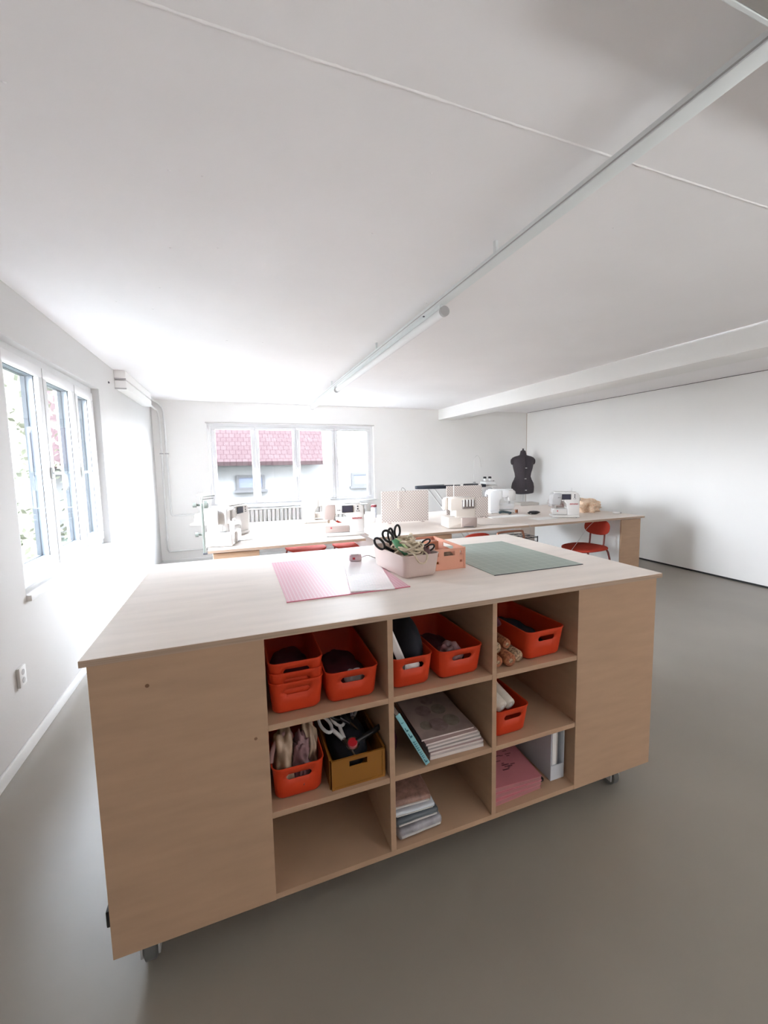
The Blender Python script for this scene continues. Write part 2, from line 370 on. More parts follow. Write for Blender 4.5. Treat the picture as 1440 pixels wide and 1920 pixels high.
# back window
w2 = thing('window_2', '', ''); struct(w2); del w2['label']; del w2['category']
x0, x1, z0, z1 = WB
bm = new(); ya, yb = YB+.055, YB+.115
box(bm, x0, x1, ya, yb, z0, z0+.035); box(bm, x0, x1, ya, yb, z1-.045, z1); box(bm, x0, x0+.05, ya, yb, z0+.035, z1-.045); box(bm, x1-.05, x1, ya, yb, z0+.035, z1-.045)
obj('window_frame', bm, m_frame, w2)
obj('window_sill', box(new(), x0-.02, x1+.02, YB-.03, YB+.06, z0-.03, z0+.004, .004), m_white, w2, 40)
xs = [x0+.05, .318, .917, 1.515, x1-.05]
for i, (a, b) in enumerate(zip(xs, xs[1:])):
    bm = new(); st = .05; a += .002; b -= .002
    box(bm, a, b, YB+.04, yb, z0+.03, z0+.075, .005); box(bm, a, b, YB+.04, yb, z1-.085, z1-.04, .005)
    box(bm, a, a+st, YB+.04, yb, z0+.075, z1-.085, .005); box(bm, b-st, b, YB+.04, yb, z0+.075, z1-.085, .005)
    s = obj('window_sash', bm, m_frame, w2, 40)
    obj('window_pane', box(new(), a+st-.005, b-st+.005, YB+.09, YB+.094, z0+.06, z1-.07), m_glass, s)
    if i in (0, 1):
        hb = new(); hx = b+.0; hz = 1.30
        box(hb, hx-.014, hx+.014, YB+.028, YB+.04, hz-.035, hz+.035, .004)
        tube(hb, [(hx, YB+.03, hz), (hx, YB-.005, hz), (hx, YB-.012, hz-.01), (hx, YB-.012, hz-.11)], .009, 8)
        obj('window_handle', hb, m_metalw, s, 50)
# unseen window, added to light the table front from behind the camera
w3 = thing('fill_window', '', ''); struct(w3); del w3['label']; del w3['category']
bm = new(); a0, a1, a2, a3 = WF
box(bm, a0, a1, YF-.115, YF-.055, a2, a2+.05); box(bm, a0, a1, YF-.115, YF-.055, a3-.05, a3)
for i in range(2):
    x_ = a0+(a1-a0-.06)*i; box(bm, x_, x_+.06, YF-.115, YF-.055, a2+.05, a3-.05)
obj('window_frame', bm, m_frame, w3)
for i in range(1):
    x_ = a0; obj('window_pane', box(new(), x_+.06, a1-.06, YF-.09, YF-.086, a2+.05, a3-.05), m_glass, w3)
# blind rail above back window
t = thing('blind_rail', 'thin grey blind rail along the top of the back window', 'rail', (x0-.02, YB-.02, z1+.0))
obj('rail_tube', box(new(), 0, x1-x0+.03, 0, .018, -.003, .016, .003), m_lgrey, t, 40)
bm = new(); tube(bm, [(.03, -.004, 0), (.032, -.004, -.3), (.028, -.004, -.95)], .0025, 6); tube(bm, [(.05, -.004, 0), (.05, -.004, -.95)], .0025, 6)
obj('pull_cord', bm, m_lgrey, t, 60)

# ------------------------------------------------------------ outdoors
tag(B('ground', m_grass, None, -40, 40, 6.3, 60, -.6, -.35), 'lawn outside the windows', 'lawn'); bpy.data.objects['ground']['kind'] = 'structure'
tag(B('lawn_blocker', m_grass, None, -40, XL-.3, -2, 6.3, -.6, -.35), 'dark lawn added along the left wall outside to cut ground light', 'lawn')['kind'] = 'structure'  # unseen strip, extended here to stop ground light entering the left window
h = thing('house', 'white rendered house with a red tiled roof seen through the back window', 'house', (0, 13, -.35))
obj('house_wall', box(new(), -9, 2.50, 0, 5, 0, 1.78), m_render, h)
bm = new()
vs = [bm.verts.new(p) for p in ((-9.2, -.3, 1.72), (2.46, -.3, 1.72), (3.35, 4.5, 5.0), (-9.2, 4.5, 5.0), (-9.2, -.3, 1.83), (2.46, -.3, 1.83), (3.35, 4.5, 5.11), (-9.2, 4.5, 5.11))]
for f in ((0, 1, 2, 3), (4, 5, 6, 7), (0, 1, 5, 4), (1, 2, 6, 5), (2, 3, 7, 6), (3, 0, 4, 7)): bm.faces.new([vs[i] for i in f])
obj('house_roof', bm, m_roof, h)
def hwin(par, x, z, wd, hg, y=0):
    f = new(); t_ = .07
    box(f, x, x+wd, y-.05, y, z, z+t_); box(f, x, x+wd, y-.05, y, z+hg-t_, z+hg); box(f, x, x+t_, y-.05, y, z+t_, z+hg-t_); box(f, x+wd-t_, x+wd, y-.05, y, z+t_, z+hg-t_)
    box(f, x-.06, x+wd+.06, y-.1, y, z-.07, z)
    o = obj('house_window', f, mat('outdoor_grey_frame', (.042, .041, .041), .6, spec=0), par)
    obj('house_pane', box(new(), x+t_, x+wd-t_, y-.03, y-.02, z+t_, z+hg-t_), mat('blueish_outdoor_glass', (.055, .06, .075), .5, spec=0), o)
    return o
hwin(h, .06, 1.03, .76, .42)
tag(obj('garden_wall', box(new(), 2.5, 9, 13.1, 13.4, -.35, 1.42), m_render), 'white rendered outbuilding wall right of the red roof', 'wall')
a = thing('outdoor_window', 'small grey framed window in the white wall right of the red roof', 'window', (0, 13.1, -.35))
hw = hwin(a, 3.40, 1.03, .62, .42)
o = thing('sky_blocker', 'unseen dark slab added behind the camera to block sky light', 'light blocker', (0, 0, -.35));  # unseen, added to keep sky light from entering the fill window
obj('blocker_wall', box(new(), -14, 20, -9.5, -8.5, 0, 22), mat('blocker_dark', (.05, .04, .035), .9, var=.3, spec=0), o); obj('blocker_roof', box(new(), -14.3, 20.3, -9.8, -8.2, 22, 22.3), m_roof, o)
# leafy hedge outside the left window
bm = new(); rnd = random.Random(4)
for i in range(5200):
    c = Vector((rnd.uniform(-6.5, -2.9), rnd.uniform(6.6, 11.3), rnd.uniform(-.3, 4.4)))
    a1 = Vector((rnd.uniform(-1, 1), rnd.uniform(-1, 1), rnd.uniform(-1, 1))).normalized(); a2 = a1.orthogonal().normalized(); s = rnd.uniform(.04, .11)
    bm.faces.new([bm.verts.new(c+a1*s), bm.verts.new(c+a2*s*.5), bm.verts.new(c-a1*s), bm.verts.new(c-a2*s*.5)])
box(bm, -6.3, -3.6, 7.6, 11.0, -.35, 4.0)
tag(obj('hedge', bm, m_leaf), 'sunlit green hedge outside the left window', 'hedge', kind='stuff')

# ------------------------------------------------------------ ceiling lights and rails
rail = thing('ceiling_light_rail', 'long white rail running along the ceiling to the back window', 'light rail', (1.053, 0, 2.2))
RY0 = .60
bm = new(); box(bm, -.025, .025, RY0, 6.2, 0, .024, .002)
obj('rail_body', bm, m_metalw, rail, 40)
bm = new(); box(bm, -.027, -.025, RY0, 6.2, .004, .008); obj('rail_groove', bm, m_grey, rail)
for y in (1.6, 3.2, 4.8, 6.1):
    bm = new(); box(bm, -.006, .006, y-.008, y+.008, .024, H-2.2); obj('rail_bracket', bm, m_metalw, rail)
bm = new(); lathe(bm, [(.006, -.004), (.006, .0)], -.012, 2.3, 12); obj('rail_screw', bm, m_dgrey, rail, 60)
def lampfix(y0, y1, label):
    t = thing('tube_lamp', label, 'ceiling light', (1.064, y0, 2.162), 0, 'tube lamps under the ceiling rail')
    n = 20; L = y1-y0
    def cyl(r, a, b, zc=0): return ring_loft(new(), [[(r*math.cos(2*PI*k/n), y, zc+r*math.sin(2*PI*k/n)) for k in range(n)] for y in (a, b)])
    obj('lamp_tube', cyl(.0235, .012, L-.012), m_lens, t, 60)
    obj('end_cap', cyl(.026, 0, .02), m_grey, t, 60, 'grey end cap')
    obj('end_cap', cyl(.026, L-.02, L), m_grey, t, 60)
    obj('lamp_holder', box(new(), -.016, .016, .03, L-.03, .019, .0375), m_metalw, t)
lampfix(2.08, 4.58, 'white tube lamp hanging under the ceiling rail, the longer one nearer the camera')
lampfix(4.62, 6.15, 'white tube lamp hanging under the far end of the ceiling rail, by the back wall')
t = thing('cross_rail', 'silver slotted rail crossing the ceiling at the upper right corner', 'rail', (.7, .50, 2.2))
obj('rail_body', box(new(), 0, 1.6, 0, .078, 0, .05, .003), m_rail2, t, 40)
obj('rail_slot', box(new(), 0, 1.6, .030, .048, -.002, .0), m_black, t, None, 'dark slot along the silver rail')
obj('rail_lip', box(new(), 0, 1.6, .078, .088, 0, .012, .002), m_metalw, t)
for x in (.2, 1.3): obj('rail_bracket', box(new(), x-.02, x+.02, .02, .06, .05, H-2.2), m_rail2, t)

# ------------------------------------------------------------ pipes, radiator, outlet
def pipe_casing(x1, z0, z1, label):
    t = thing('pipe_casing', label, 'pipe casing', (XL, 4.85, z0), 0, 'pipe casings high on the left wall')
    obj('casing_body', box(new(), 0, x1, 0, 1.35, 0, z1-z0, .004), m_wall, t, 40)
    obj('casing_lip', box(new(), 0, x1, -.004, 0, -.004, .008), m_grey, t)
pipe_casing(.095, 2.205, 2.284, 'white boxed pipe casing touching the ceiling above the left window corner')
pipe_casing(.095, 2.115, 2.192, 'white boxed pipe casing, the lower of the two above the left window')
def pipe(pts, label):
    t = thing('heating_pipe', label, 'pipe', (0, 0, 0), 0, 'heating pipes in the back left corner')
    obj('pipe_run', tube(new(), smooth_path(pts, 5), .0125, 10), m_white, t, 60); return t
y = YB-.035
p1 = pipe([(-.93, 6.19, 2.15), (-.93, 6.5, 2.14), (-.925, 6.70, 2.13), (-.915, y, 2.06), (-.905, y, 1.9), (-.905, y, 1.5), (-.908, y, .8), (-.91, y, .3), (-.90, y, .2), (-.86, y, .185), (-.5, y, .185), (-.17, y, .185)],
     'white heating pipe nearest the corner, running down to the radiator foot')
p2 = pipe([(-.93, 6.19, 2.235), (-.925, 6.5, 2.235), (-.90, 6.70, 2.225), (-.86, y, 2.15), (-.85, y, 2.0), (-.845, y, 1.5), (-.842, y, .95), (-.84, y, .76), (-.83, y, .70), (-.78, y, .69), (-.5, y, .69), (-.17, y, .69)],
     'white heating pipe turning right at radiator top height')
obj('pipe_clamp', box(new(), -.93, -.885, y-.016, YB, 1.545, 1.56), m_grey, p1)
obj('pipe_clamp', box(new(), -.868, -.82, y-.016, YB, 1.545, 1.56), m_grey, p2)
obj('pipe_joint', lathe(new(), [(.017, 0), (.02, .01), (.02, .03), (.017, .04)], -.91, y, 12, z0=.34), m_white, p1, 60)
t = thing('radiator', 'long white ribbed radiator under the back window', 'radiator', (-.16, YB-.10, .12))
bm = new()
for i in range(36): box(bm, i*.06, i*.06+.05, 0, .05, 0, .60, .008)
obj('radiator_panel', bm, m_white, t, 50)
obj('radiator_top', box(new(), -.005, 2.16, -.01, .065, .60, .612, .003), m_white, t, 40)
obj('radiator_bracket', box(new(), .3, .34, .05, .098, .1, .5), m_white, t)
obj('radiator_foot', box(new(), .2, .24, .0, .05, -.12, 0), m_white, t); obj('radiator_foot', box(new(), 1.9, 1.94, .0, .05, -.12, 0), m_white, t)
t = thing('wall_outlet', 'white wall outlet on the left wall near the camera', 'outlet', (XL, 2.512, .388))
obj('cover_plate', box(new(), 0, .014, -.034, .034, -.048, .048, .003), m_white, t, 40)
for z in (.02, -.02):
    bm = new(); ring_loft(bm, [[(x, .014*math.cos(2*PI*k/16), z+.014*math.sin(2*PI*k/16)) for k in range(16)] for x in (.0142, .0155)]); obj('socket', bm, m_grey, t, 60)
bm = new(); blob(bm, (XL+.003, 4.62, 2.13), .009, 2, .3); tag(obj('wall_hook', bm, m_dgrey, None, 180), 'tiny dark hook on the wall right above the left window', 'hook')

# ------------------------------------------------------------ cutting table
TX0, TX1, TY0, TY1, TT = -.366, 1.588, 1.198, 2.274, .92
BX0, BX1, BY, BZ = -.353, 1.565, 1.204, .107
c0, c1, c2, c3 = .054, .422, .801, 1.164
ct = thing('cutting_table', 'large pale plywood cutting table on casters with open shelves in front', 'table', (0, 0, 0))
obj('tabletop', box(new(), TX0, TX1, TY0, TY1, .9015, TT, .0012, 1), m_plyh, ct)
obj('tabletop_edge', box(new(), TX0-.0005, TX1+.0005, TY0-.0006, TY0+.003, .9022, TT-.0012), m_edge, ct, None, 'brown layered plywood edge')
th = .018
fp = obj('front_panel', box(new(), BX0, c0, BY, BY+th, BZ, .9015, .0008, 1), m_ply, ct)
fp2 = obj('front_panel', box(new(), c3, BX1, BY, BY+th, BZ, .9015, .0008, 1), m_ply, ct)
for x, z, r in ((-.23, .827, .005), (.02, .619, .0045)):
    k = new(); ring_loft(k, [[(x+r*math.cos(2*PI*i/12), BY-d, z+r*math.sin(2*PI*i/12)) for i in range(12)] for d in (0, .0004)]); obj('wood_knot', k, m_knot, fp)
YM = 1.70
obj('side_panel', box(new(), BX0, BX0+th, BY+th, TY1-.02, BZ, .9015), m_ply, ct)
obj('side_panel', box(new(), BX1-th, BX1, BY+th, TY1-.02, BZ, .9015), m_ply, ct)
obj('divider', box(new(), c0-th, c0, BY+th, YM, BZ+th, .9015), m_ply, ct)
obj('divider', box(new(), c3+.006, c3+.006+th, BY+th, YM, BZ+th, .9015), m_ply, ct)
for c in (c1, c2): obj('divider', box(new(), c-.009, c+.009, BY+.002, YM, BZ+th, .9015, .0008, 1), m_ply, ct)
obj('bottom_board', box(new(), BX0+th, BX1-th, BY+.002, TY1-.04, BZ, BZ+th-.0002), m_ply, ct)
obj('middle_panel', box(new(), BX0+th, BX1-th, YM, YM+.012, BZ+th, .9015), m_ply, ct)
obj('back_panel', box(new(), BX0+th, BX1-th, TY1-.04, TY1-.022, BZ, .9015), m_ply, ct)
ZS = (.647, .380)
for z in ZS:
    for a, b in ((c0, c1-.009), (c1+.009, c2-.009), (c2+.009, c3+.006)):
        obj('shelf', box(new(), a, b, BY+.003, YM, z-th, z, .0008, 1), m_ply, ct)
for x, y_ in ((-.28, 1.262), (1.43, 1.262), (-.28, 2.15), (1.43, 2.15)):
    cs = obj('caster', prism(new(), [(-.032, .085), (.032, .085), (.032, .105), (-.032, .105)], -.03, .03, 'y'), m_steel, ct, None, loc=(x, y_, 0))
    f = prism(new(), [(-.024, .03), (-.019, .03), (-.019, .081), (.019, .081), (.019, .03), (.024, .03), (.024, .086), (-.024, .086)], -.012, .03, 'y'); obj('caster_fork', f, m_grey, cs)
    wbm = new(); n = 20
    ring_loft(wbm, [[(xx, .022+r*math.cos(2*PI*k/n), .044+r*math.sin(2*PI*k/n)) for k in range(n)] for xx, r in ((-.017, .036), (-.013, .043), (.013, .043), (.017, .036))])
    obj('caster_wheel', wbm, m_hoop, cs, 50)
obj('cable_grip', box(new(), BX0-.014, BX0, 1.225, 1.26, .182, .228, .003), m_black, ct, 40, 'black grip on the left side near the floor')

# ------------------------------------------------------------ baskets
def basket_bm(a, b, h, r=.03, taper=.90, slot=None, th=.0016, bottomr=.012):
    """a,b half sizes at rim; slot=(halfwidth, z0, z1, round)"""
    bm = new()
    def ringxy():
        P = []   # (x,y) unit perimeter, front first, starting left->right on the front
        xs = [-(a-r)]
        if slot: xs += [-slot[0], -slot[0]*.8, -slot[0]*.4, 0, slot[0]*.4, slot[0]*.8, slot[0], a-r]
        else: xs += [-(a-r)*.5, 0, (a-r)*.5, a-r]
        P += [(x, -b) for x in xs]
        for sx, sy, a0 in ((1, -1, -90), (1, 1, 0), (-1, 1, 90), (-1, -1, 180)):
            for i in range(1, 6): 
                t = R(a0+90*i/5); P.append((sx*(a-r)+r*math.cos(t), sy*(b-r)+r*math.sin(t)))
        P.pop(); return P
    P = ringxy(); n = len(P)
    zs = [0, bottomr*.3, bottomr, h*.35]
    if slot: zs += [slot[1], (slot[1]*2+slot[2])/3, (slot[1]+2*slot[2])/3, slot[2]]
    zs += [h*.93, h]
    rings = []
    for z in zs:
        k = taper+(1-taper)*z/h; ins = {0: bottomr, bottomr*.3: bottomr*.35}.get(z, 0)
        ring = []
        for j, (x, y) in enumerate(P):
            sx_ = (a*k-ins)/a; sy_ = (b*k-ins)/b; X, Y = x*sx_, y*sy_
            if slot and y == -b and abs(abs(x)-slot[0]) < 1e-6:
                if z in (slot[1], slot[2]): X = math.copysign(abs(X)-slot[3], X)
            ring.append(bm.verts.new((X, Y, z)))
        rings.append(ring)
    for q, (A, D) in enumerate(zip(rings, rings[1:])):
        for i in range(n):
            i2 = (i+1) % n
            if slot and slot[1] <= zs[q] < slot[2]-1e-9 and P[i][1] == -b and P[i2][1] == -b and -slot[0]-1e-6 <= P[i][0] < slot[0]-1e-6: continue
            bm.faces.new((A[i], A[i2], D[i2], D[i]))
    bm.faces.new(rings[0][::-1])
    return bm
def solid(o, t):
    m = o.modifiers.new('thickness', 'SOLIDIFY'); m.thickness = t; m.offset = -1; return o
def basket(name, label, x, y, z, wd, dp, h, m=m_orange, rz=0, slot=True, group='orange plastic baskets on the cutting table shelves', cat='basket'):
    t = thing(name, label, cat, (x, y+dp/2, z+.0005), rz, group)
    s = (.038, h*.62, h*.80, .006) if slot else None
    o = solid(obj('basket_shell', basket_bm(wd/2, dp/2, h, .026, .90, s), m, t, 50), .0018)
    rim = new(); rp = rrect(wd/2+.0012, dp/2+.0012, .027)
    ring_loft(rim, [[(px, py, zz) for px, py in rrect(wd/2+e, dp/2+e, .027)] for e, zz in ((.0003, h-.004), (.0013, h-.0035), (.0013, h), (.0003, h+.0004), (-.0020, h-.0005))], False, False)
    obj('rim', rim, m, t, 60)
    return t
yB = BY+.022
S1, S2, S3 = ZS[0], ZS[1], BZ+th
for k, lb in enumerate(('lowest basket of the nested orange stack on the top left shelf', 'middle basket of the nested orange stack on the top left shelf', 'topmost orange basket of the nested stack of three, top left shelf')):
    basket('storage_basket', lb, .141, yB+.002, S1+k*.030, .156, .36, .103)
basket('storage_basket', 'single orange basket right of the nested stack, top left shelf', .311, yB, S1, .166, .36, .104, rz=R(-1))
basket('storage_basket', 'orange basket holding a black bag and a pale flat bar, top middle shelf', .508, yB, S1, .145, .36, .108)
basket('storage_basket', 'orange basket in the right half of the top middle shelf', .684, yB, S1, .17, .36, .104, rz=R(1))
basket('storage_basket', 'orange basket beside the printed fabric rolls, top right shelf', 1.037, yB+.003, S1, .178, .36, .112, rz=R(2))
basket('storage_basket', 'orange basket of white rolls on the middle right shelf', .893, yB, S2, .152, .36, .108, rz=R(1))
basket('storage_basket', 'orange basket full of plastic bags on the middle left shelf', .136, yB, S2, .152, .36, .110)
def crumple(name, label, cat, x, y, z, rad, m, seed=0, amp=.45, freq=2.2, sub=4, flat=.6, group=None):
    o = obj(name, blob(new(), (0, 0, rad[2]*min(flat, 1)), rad, sub, amp, freq, seed, flat), m, None, 180, loc=(x, y, z)); return tag(o, label, cat, group)
# basket contents; the dark mounds stand in for shade inside the baskets
crumple('basket_shade', 'dark plum mound added for the shade inside the topmost nested orange basket', 'cloth', .141, yB+.17, S1+.064, (.060, .145, .018), m_purple, 2, .2)
crumple('basket_shade', 'dark plum mound added for the shade inside the orange basket right of the nested stack', 'cloth', .311, yB+.18, S1+.006, (.066, .15, .028), m_purple, 3, .3)
crumple('spool_bag', 'small grey bag just behind the handle slot, right of the nested stack', 'bag', .325, yB+.05, S1+.035, (.03, .015, .03), m_grey, 5, .3)
crumple('black_bag', 'rounded black bag standing in the orange basket on the top middle shelf', 'bag', .535, yB+.18, S1+.006, (.058, .14, .118), m_navy, 6, .10, 1.2)
t = thing('flat_bar', 'pale grey flat bar leaning in the basket with the black bag', 'ruler', (.497, yB+.035, S1+.04), rot=(0, R(-22), 0))
obj('bar_body', box(new(), -.012, .008, 0, .004, 0, .185, .001), m_lgrey, t); obj('bar_edge', box(new(), .008, .014, 0, .005, 0, .185), m_paper, t)
crumple('white_label_bag', 'white plastic bag showing in the handle slot under the black bag', 'bag', .512, yB+.0235, S1+.046, (.026, .005, .03), m_paper, 8, .2)
crumple('basket_shade', 'dark plum mound added for the shade inside the basket at the right of the top middle shelf', 'cloth', .684, yB+.18, S1+.006, (.066, .15, .030), m_purple, 9, .3)
crumple('mauve_bag', 'mauve plastic bag at the front of the basket, right of the black bag', 'bag', .665, yB+.055, S1+.03, (.045, .035, .05), m_bagp, 11, .4)
crumple('basket_shade', 'dark mound added for the shade inside the orange basket beside the fabric rolls', 'cloth', 1.037, yB+.2, S1+.006, (.07, .15, .040), m_navy, 12, .3)
crumple('plastic_bag', 'beige knotted plastic bag at the left of the middle left basket', 'bag', .100, yB+.075, S2+.03, (.034, .06, .105), m_bag, 15, .35)
crumple('plastic_bag', 'mauve plastic bag in the centre of the middle left basket', 'bag', .150, yB+.055, S2+.035, (.028, .042, .085), m_bagp, 16, .5, 3)
crumple('plastic_bag', 'pale beige plastic bag leaning at the right of the middle left basket', 'bag', .180, yB+.115, S2+.03, (.026, .06, .10), m_fabw if False else m_bag, 17, .4)
t = thing('twisted_strap', 'rose twisted strap arching over the bags in the middle left basket', 'strap', (.09, yB+.045, S2+.12))
obj('strap_body', tube(new(), smooth_path([(-.03, 0, -.01), (-.02, .01, .03), (.005, .02, .055), (.03, .03, .05), (.035, .04, .02), (.02, .03, -.01)]), .007, 8), mat('rose_cloth', (.42, .25, .24), .7), t, 60)
# white rolls in the middle right basket
def roll(label, x, y, z, r, L, m, rot, end=m_paper, name='fabric_roll', group=None, cat='roll'):
    t = thing(name, label, cat, (x, y, z), rot=rot, group=group)
    obj('roll_body', lathe(new(), [(r*.5, 0), (r*.9, .001), (r, .006), (r, L-.006), (r*.9, L-.001), (r*.5, L)], n=20), m, t, 60)
    obj('roll_core', lathe(new(), [(r*.35, -.001), (r*.35, L+.001)], n=12), end, t, 60); return t
roll('white fabric roll in front, right one in the middle right basket', .915, yB+.045, S2+.095, .022, .12, m_fabw, (R(-70), R(-25), 0), group='white rolls in the middle right basket')
roll('white fabric roll, left one in the middle right basket', .872, yB+.035, S2+.10, .024, .12, m_fabw, (R(-65), R(-30), 0), group='white rolls in the middle right basket')
t = thing('string_loop', 'thin white cord loop over the rolls in the middle right basket', 'cord', (.845, yB+.06, S2+.11))
obj('cord_loop', tube(new(), smooth_path([(-.005, -.02, 0), (.0, 0, .05), (.02, .03, .065), (.035, .06, .04)]), .002, 6), m_paper, t, 60)
# printed rolls, top right shelf
k = 0
for (x, y, z, r, m, lb) in ((.838, .045, .022, .020, m_rosep, 'rust printed fabric roll beside the divider, top right shelf'),
                      (.884, .035, .024, .0235, m_rosep, 'rust printed fabric roll nearest the front edge, top right shelf'),
                      (.930, .055, .0225, .022, m_leop, 'animal print fabric roll beside the orange basket, top right shelf'),
                      (.852, .075, .058, .020, m_leop, 'animal print fabric roll on top at the left, top right shelf'),
                      (.902, .085, .062, .018, m_rosep, 'rust printed fabric roll on top at the back, top right shelf')):
    roll(lb, x, BY+y-.01, S1+z, r, .20, m, (R(-90), 0, 0), m_leop, group='printed fabric rolls on the top right shelf')
o = obj('plum_bundle', blob(new(), (0, 0, 0), (.05, .13, .055), 4, .25, 2, 5, .9), m_purple, None, 180, loc=(.868, BY+.235, S1+.130)); tag(o, 'dark plum cloth bundle above the printed fabric rolls', 'cloth')

# crates
def crate(name, label, x0, x1, y0, y1, z, h, m, holes, rz=0, cat='crate'):
    cx, cy = (x0+x1)/2, (y0+y1)/2; a, b = (x1-x0)/2, (y1-y0)/2; tw = .004
    t = thing(name, label, cat, (cx, cy, z+.0005), rz)
    def side(L, nm, T):
        bm = new()
        # panel with handle slot and small holes: build from strips
        zs_ = [.0005, h*.12, h*.30, h*.42, h*.66, h*.86, h-.001]; 
        xs_ = [-L, -L*.8, -L*.66, -L*.34, L*.34, L*.66, L*.8, L]
        for i in range(len(xs_)-1):
            for j in range(len(zs_)-1):
                if (i == 3 and j == 4): continue
                if holes and (j in (2, 4) and i in (1, 5) or j == 2 and i == 3 and False): continue
                box(bm, xs_[i], xs_[i+1], -tw/2, tw/2, zs_[j], zs_[j+1])
        box(bm, -L, L, -tw, tw*.65, h-.008, h); box(bm, -L, L, -tw, tw*.65, 0, .006)
        for sx in (-1, 1): box(bm, sx*L-(.008 if sx > 0 else 0), sx*L+(0 if sx > 0 else .008), -tw*1.2, tw*.8, -.0002, h+.0004)
        bmesh.ops.transform(bm, matrix=T, verts=bm.verts); obj(nm, bm, m, t)
    side(a, 'crate_side', Matrix.Translation((0, -b, 0))); side(a, 'crate_side', Matrix.Translation((0, b, 0)) @ Matrix.Rotation(PI, 4, 'Z'))
    side(b-.0045, 'crate_side', Matrix.Translation((-a, 0, 0)) @ Matrix.Rotation(-PI/2, 4, 'Z')); side(b-.0045, 'crate_side', Matrix.Translation((a, 0, 0)) @ Matrix.Rotation(PI/2, 4, 'Z'))
    obj('crate_floor', box(new(), -a+.002, a-.002, -b+.002, b-.002, 0, .004), m, t)
    return t
crate('folding_crate', 'mustard yellow plastic crate full of scissors on the middle left shelf', .231, .402, yB, yB+.32, S2, .094, m_mustard, False)
crate('folding_crate', 'peach folding crate with cut-out sides on the cutting table', .762, .915, 1.612, 1.93, TT, .090, m_peach, True)

# scissors
def scissors(label, loc, rot, m=m_black, blade=.10, sc=1, group=None, open_=6):
    t = thing('scissors', label, 'scissors', loc, rot=rot, group=group); t.scale = (sc,)*3
    for s in (-1, 1):
        h_ = new(); pts = []
        for i in range(20):
            an = 2*PI*i/20; pts.append((s*.026+.019*math.cos(an)*(1.05 if s > 0 else .9), 0.0005*s, .075+.033*math.sin(an)))
        tube(h_, pts, .0058, 8, True)
        tube(h_, smooth_path([(s*.016, 0, .047), (s*.009, 0, .025), (s*.003, 0, .0)]), .007, 8, rs=None)
        obj('handle', h_, m, t, 60)
        bl = new(); prism(bl, [(-.008*s, .01), (.006*s, .01), (.002*s, -blade), (-.0015*s, -blade)], .0012*s, .0026*s, 'y'); obj('blade', bl, m_steel, t)
    sc_ = new(); lathe(sc_, [(.004, -.004), (.004, .004)], n=10); bmesh.ops.rotate(sc_, matrix=Matrix.Rotation(PI/2, 3, 'X'), verts=sc_.verts)
    obj('pivot_screw', sc_, m_steel, t, 60); return t
# mustard crate contents
crumple('black_cloth', 'dark cloth lining the mustard crate under the scissors', 'cloth', .316, yB+.16, S2+.006, (.066, .13, .07), m_navy, 21, .10)
scissors('white handled scissors at the front left of the mustard crate', (.288, yB+.075, S2+.108), (R(-62), R(0), R(25)), m_lgrey, .07, .95)
scissors('grey handled scissors at the back right of the mustard crate', (.345, yB+.17, S2+.118), (R(-60), 0, R(-28)), m_grey, .07, .95)
scissors('red handled scissors at the back left of the mustard crate', (.285, yB+.20, S2+.125), (R(-55), 0, R(10)), m_red, .07, .9)
scissors('black handled scissors in the middle of the mustard crate', (.32, yB+.12, S2+.128), (R(-50), 0, R(60)), m_black, .07, .9)
def cutter(label, loc, rot, m, knob):
    t = thing('rotary_cutter', label, 'rotary cutter', loc, rot=rot)
    bm = new(); tube(bm, smooth_path([(0, 0, 0), (.002, 0, .03), (.004, 0, .07), (0, 0, .11)]), .009, 10, rs=None); obj('grip', bm, m, t, 60)
    def disc(r, y0, y1, mm, nm):
        b2 = new(); ring_loft(b2, [[(r*math.cos(2*PI*k/24), yy, -.012+r*math.sin(2*PI*k/24)) for k in range(24)] for yy in (y0, y1)]); obj(nm, b2, mm, t, 60)
    disc(.0225, -.001, .001, m_steel, 'round_blade'); disc(.015, -.008, -.001, knob, 'knob'); disc(.018, .001, .008, m, 'guard'); return t
cutter('rotary cutter with a red knob at the front of the mustard crate', (.325, yB+.06, S2+.098), (R(-80), R(20), R(-70)), m_black, m_red)

# ------------------------------------------------------------ books and folders
def book(name, label, loc, wd, dp, th_, cover, rz=0, group=None, cat='book', pages=m_pages):
    t = thing(name, label, cat, loc, rz, group)
    obj('pages', box(new(), -wd/2+.001, wd/2-.001, .001, dp-.001, .0006, th_-.0006), pages, t)
    c = new(); box(c, -wd/2, wd/2, 0, dp, 0, .0006); box(c, -wd/2, wd/2, 0, dp, th_-.0006, th_); box(c, -wd/2, -wd/2+.001, 0, dp, 0, th_)
    obj('cover', c, cover, t); return t
zz = S2+.0005
covers = [mat('cover_white', (.62, .56, .53), .4, var=.05), mat('cover_rose', (.50, .36, .34), .4, var=.1), mat('cover_grey', (.46, .42, .40), .4, var=.15), m_pages2]
names_ = ['lowest', 'second lowest', 'third lowest', 'fourth lowest', 'second from the top']
for k in range(5):
    th_ = (.012, .008, .008, .007, .007)[k]
    book('magazine', 'pale magazine, '+names_[k]+' of the pile on the centre shelf', (.668+.004*(k % 2)-.004*(k > 2), yB+.002+k*.007, zz), .205, .30, th_, covers[k % 3], R(-2+k*.7), 'magazines piled on the centre shelf', 'magazine'); zz += th_+.0003
mg = book('magazine', 'topmost magazine of the centre shelf pile, its brown cover printed with round portraits', (.655, yB+.045, zz), .205, .29, .006, m_pages2, R(-1), 'magazines piled on the centre shelf', 'magazine')
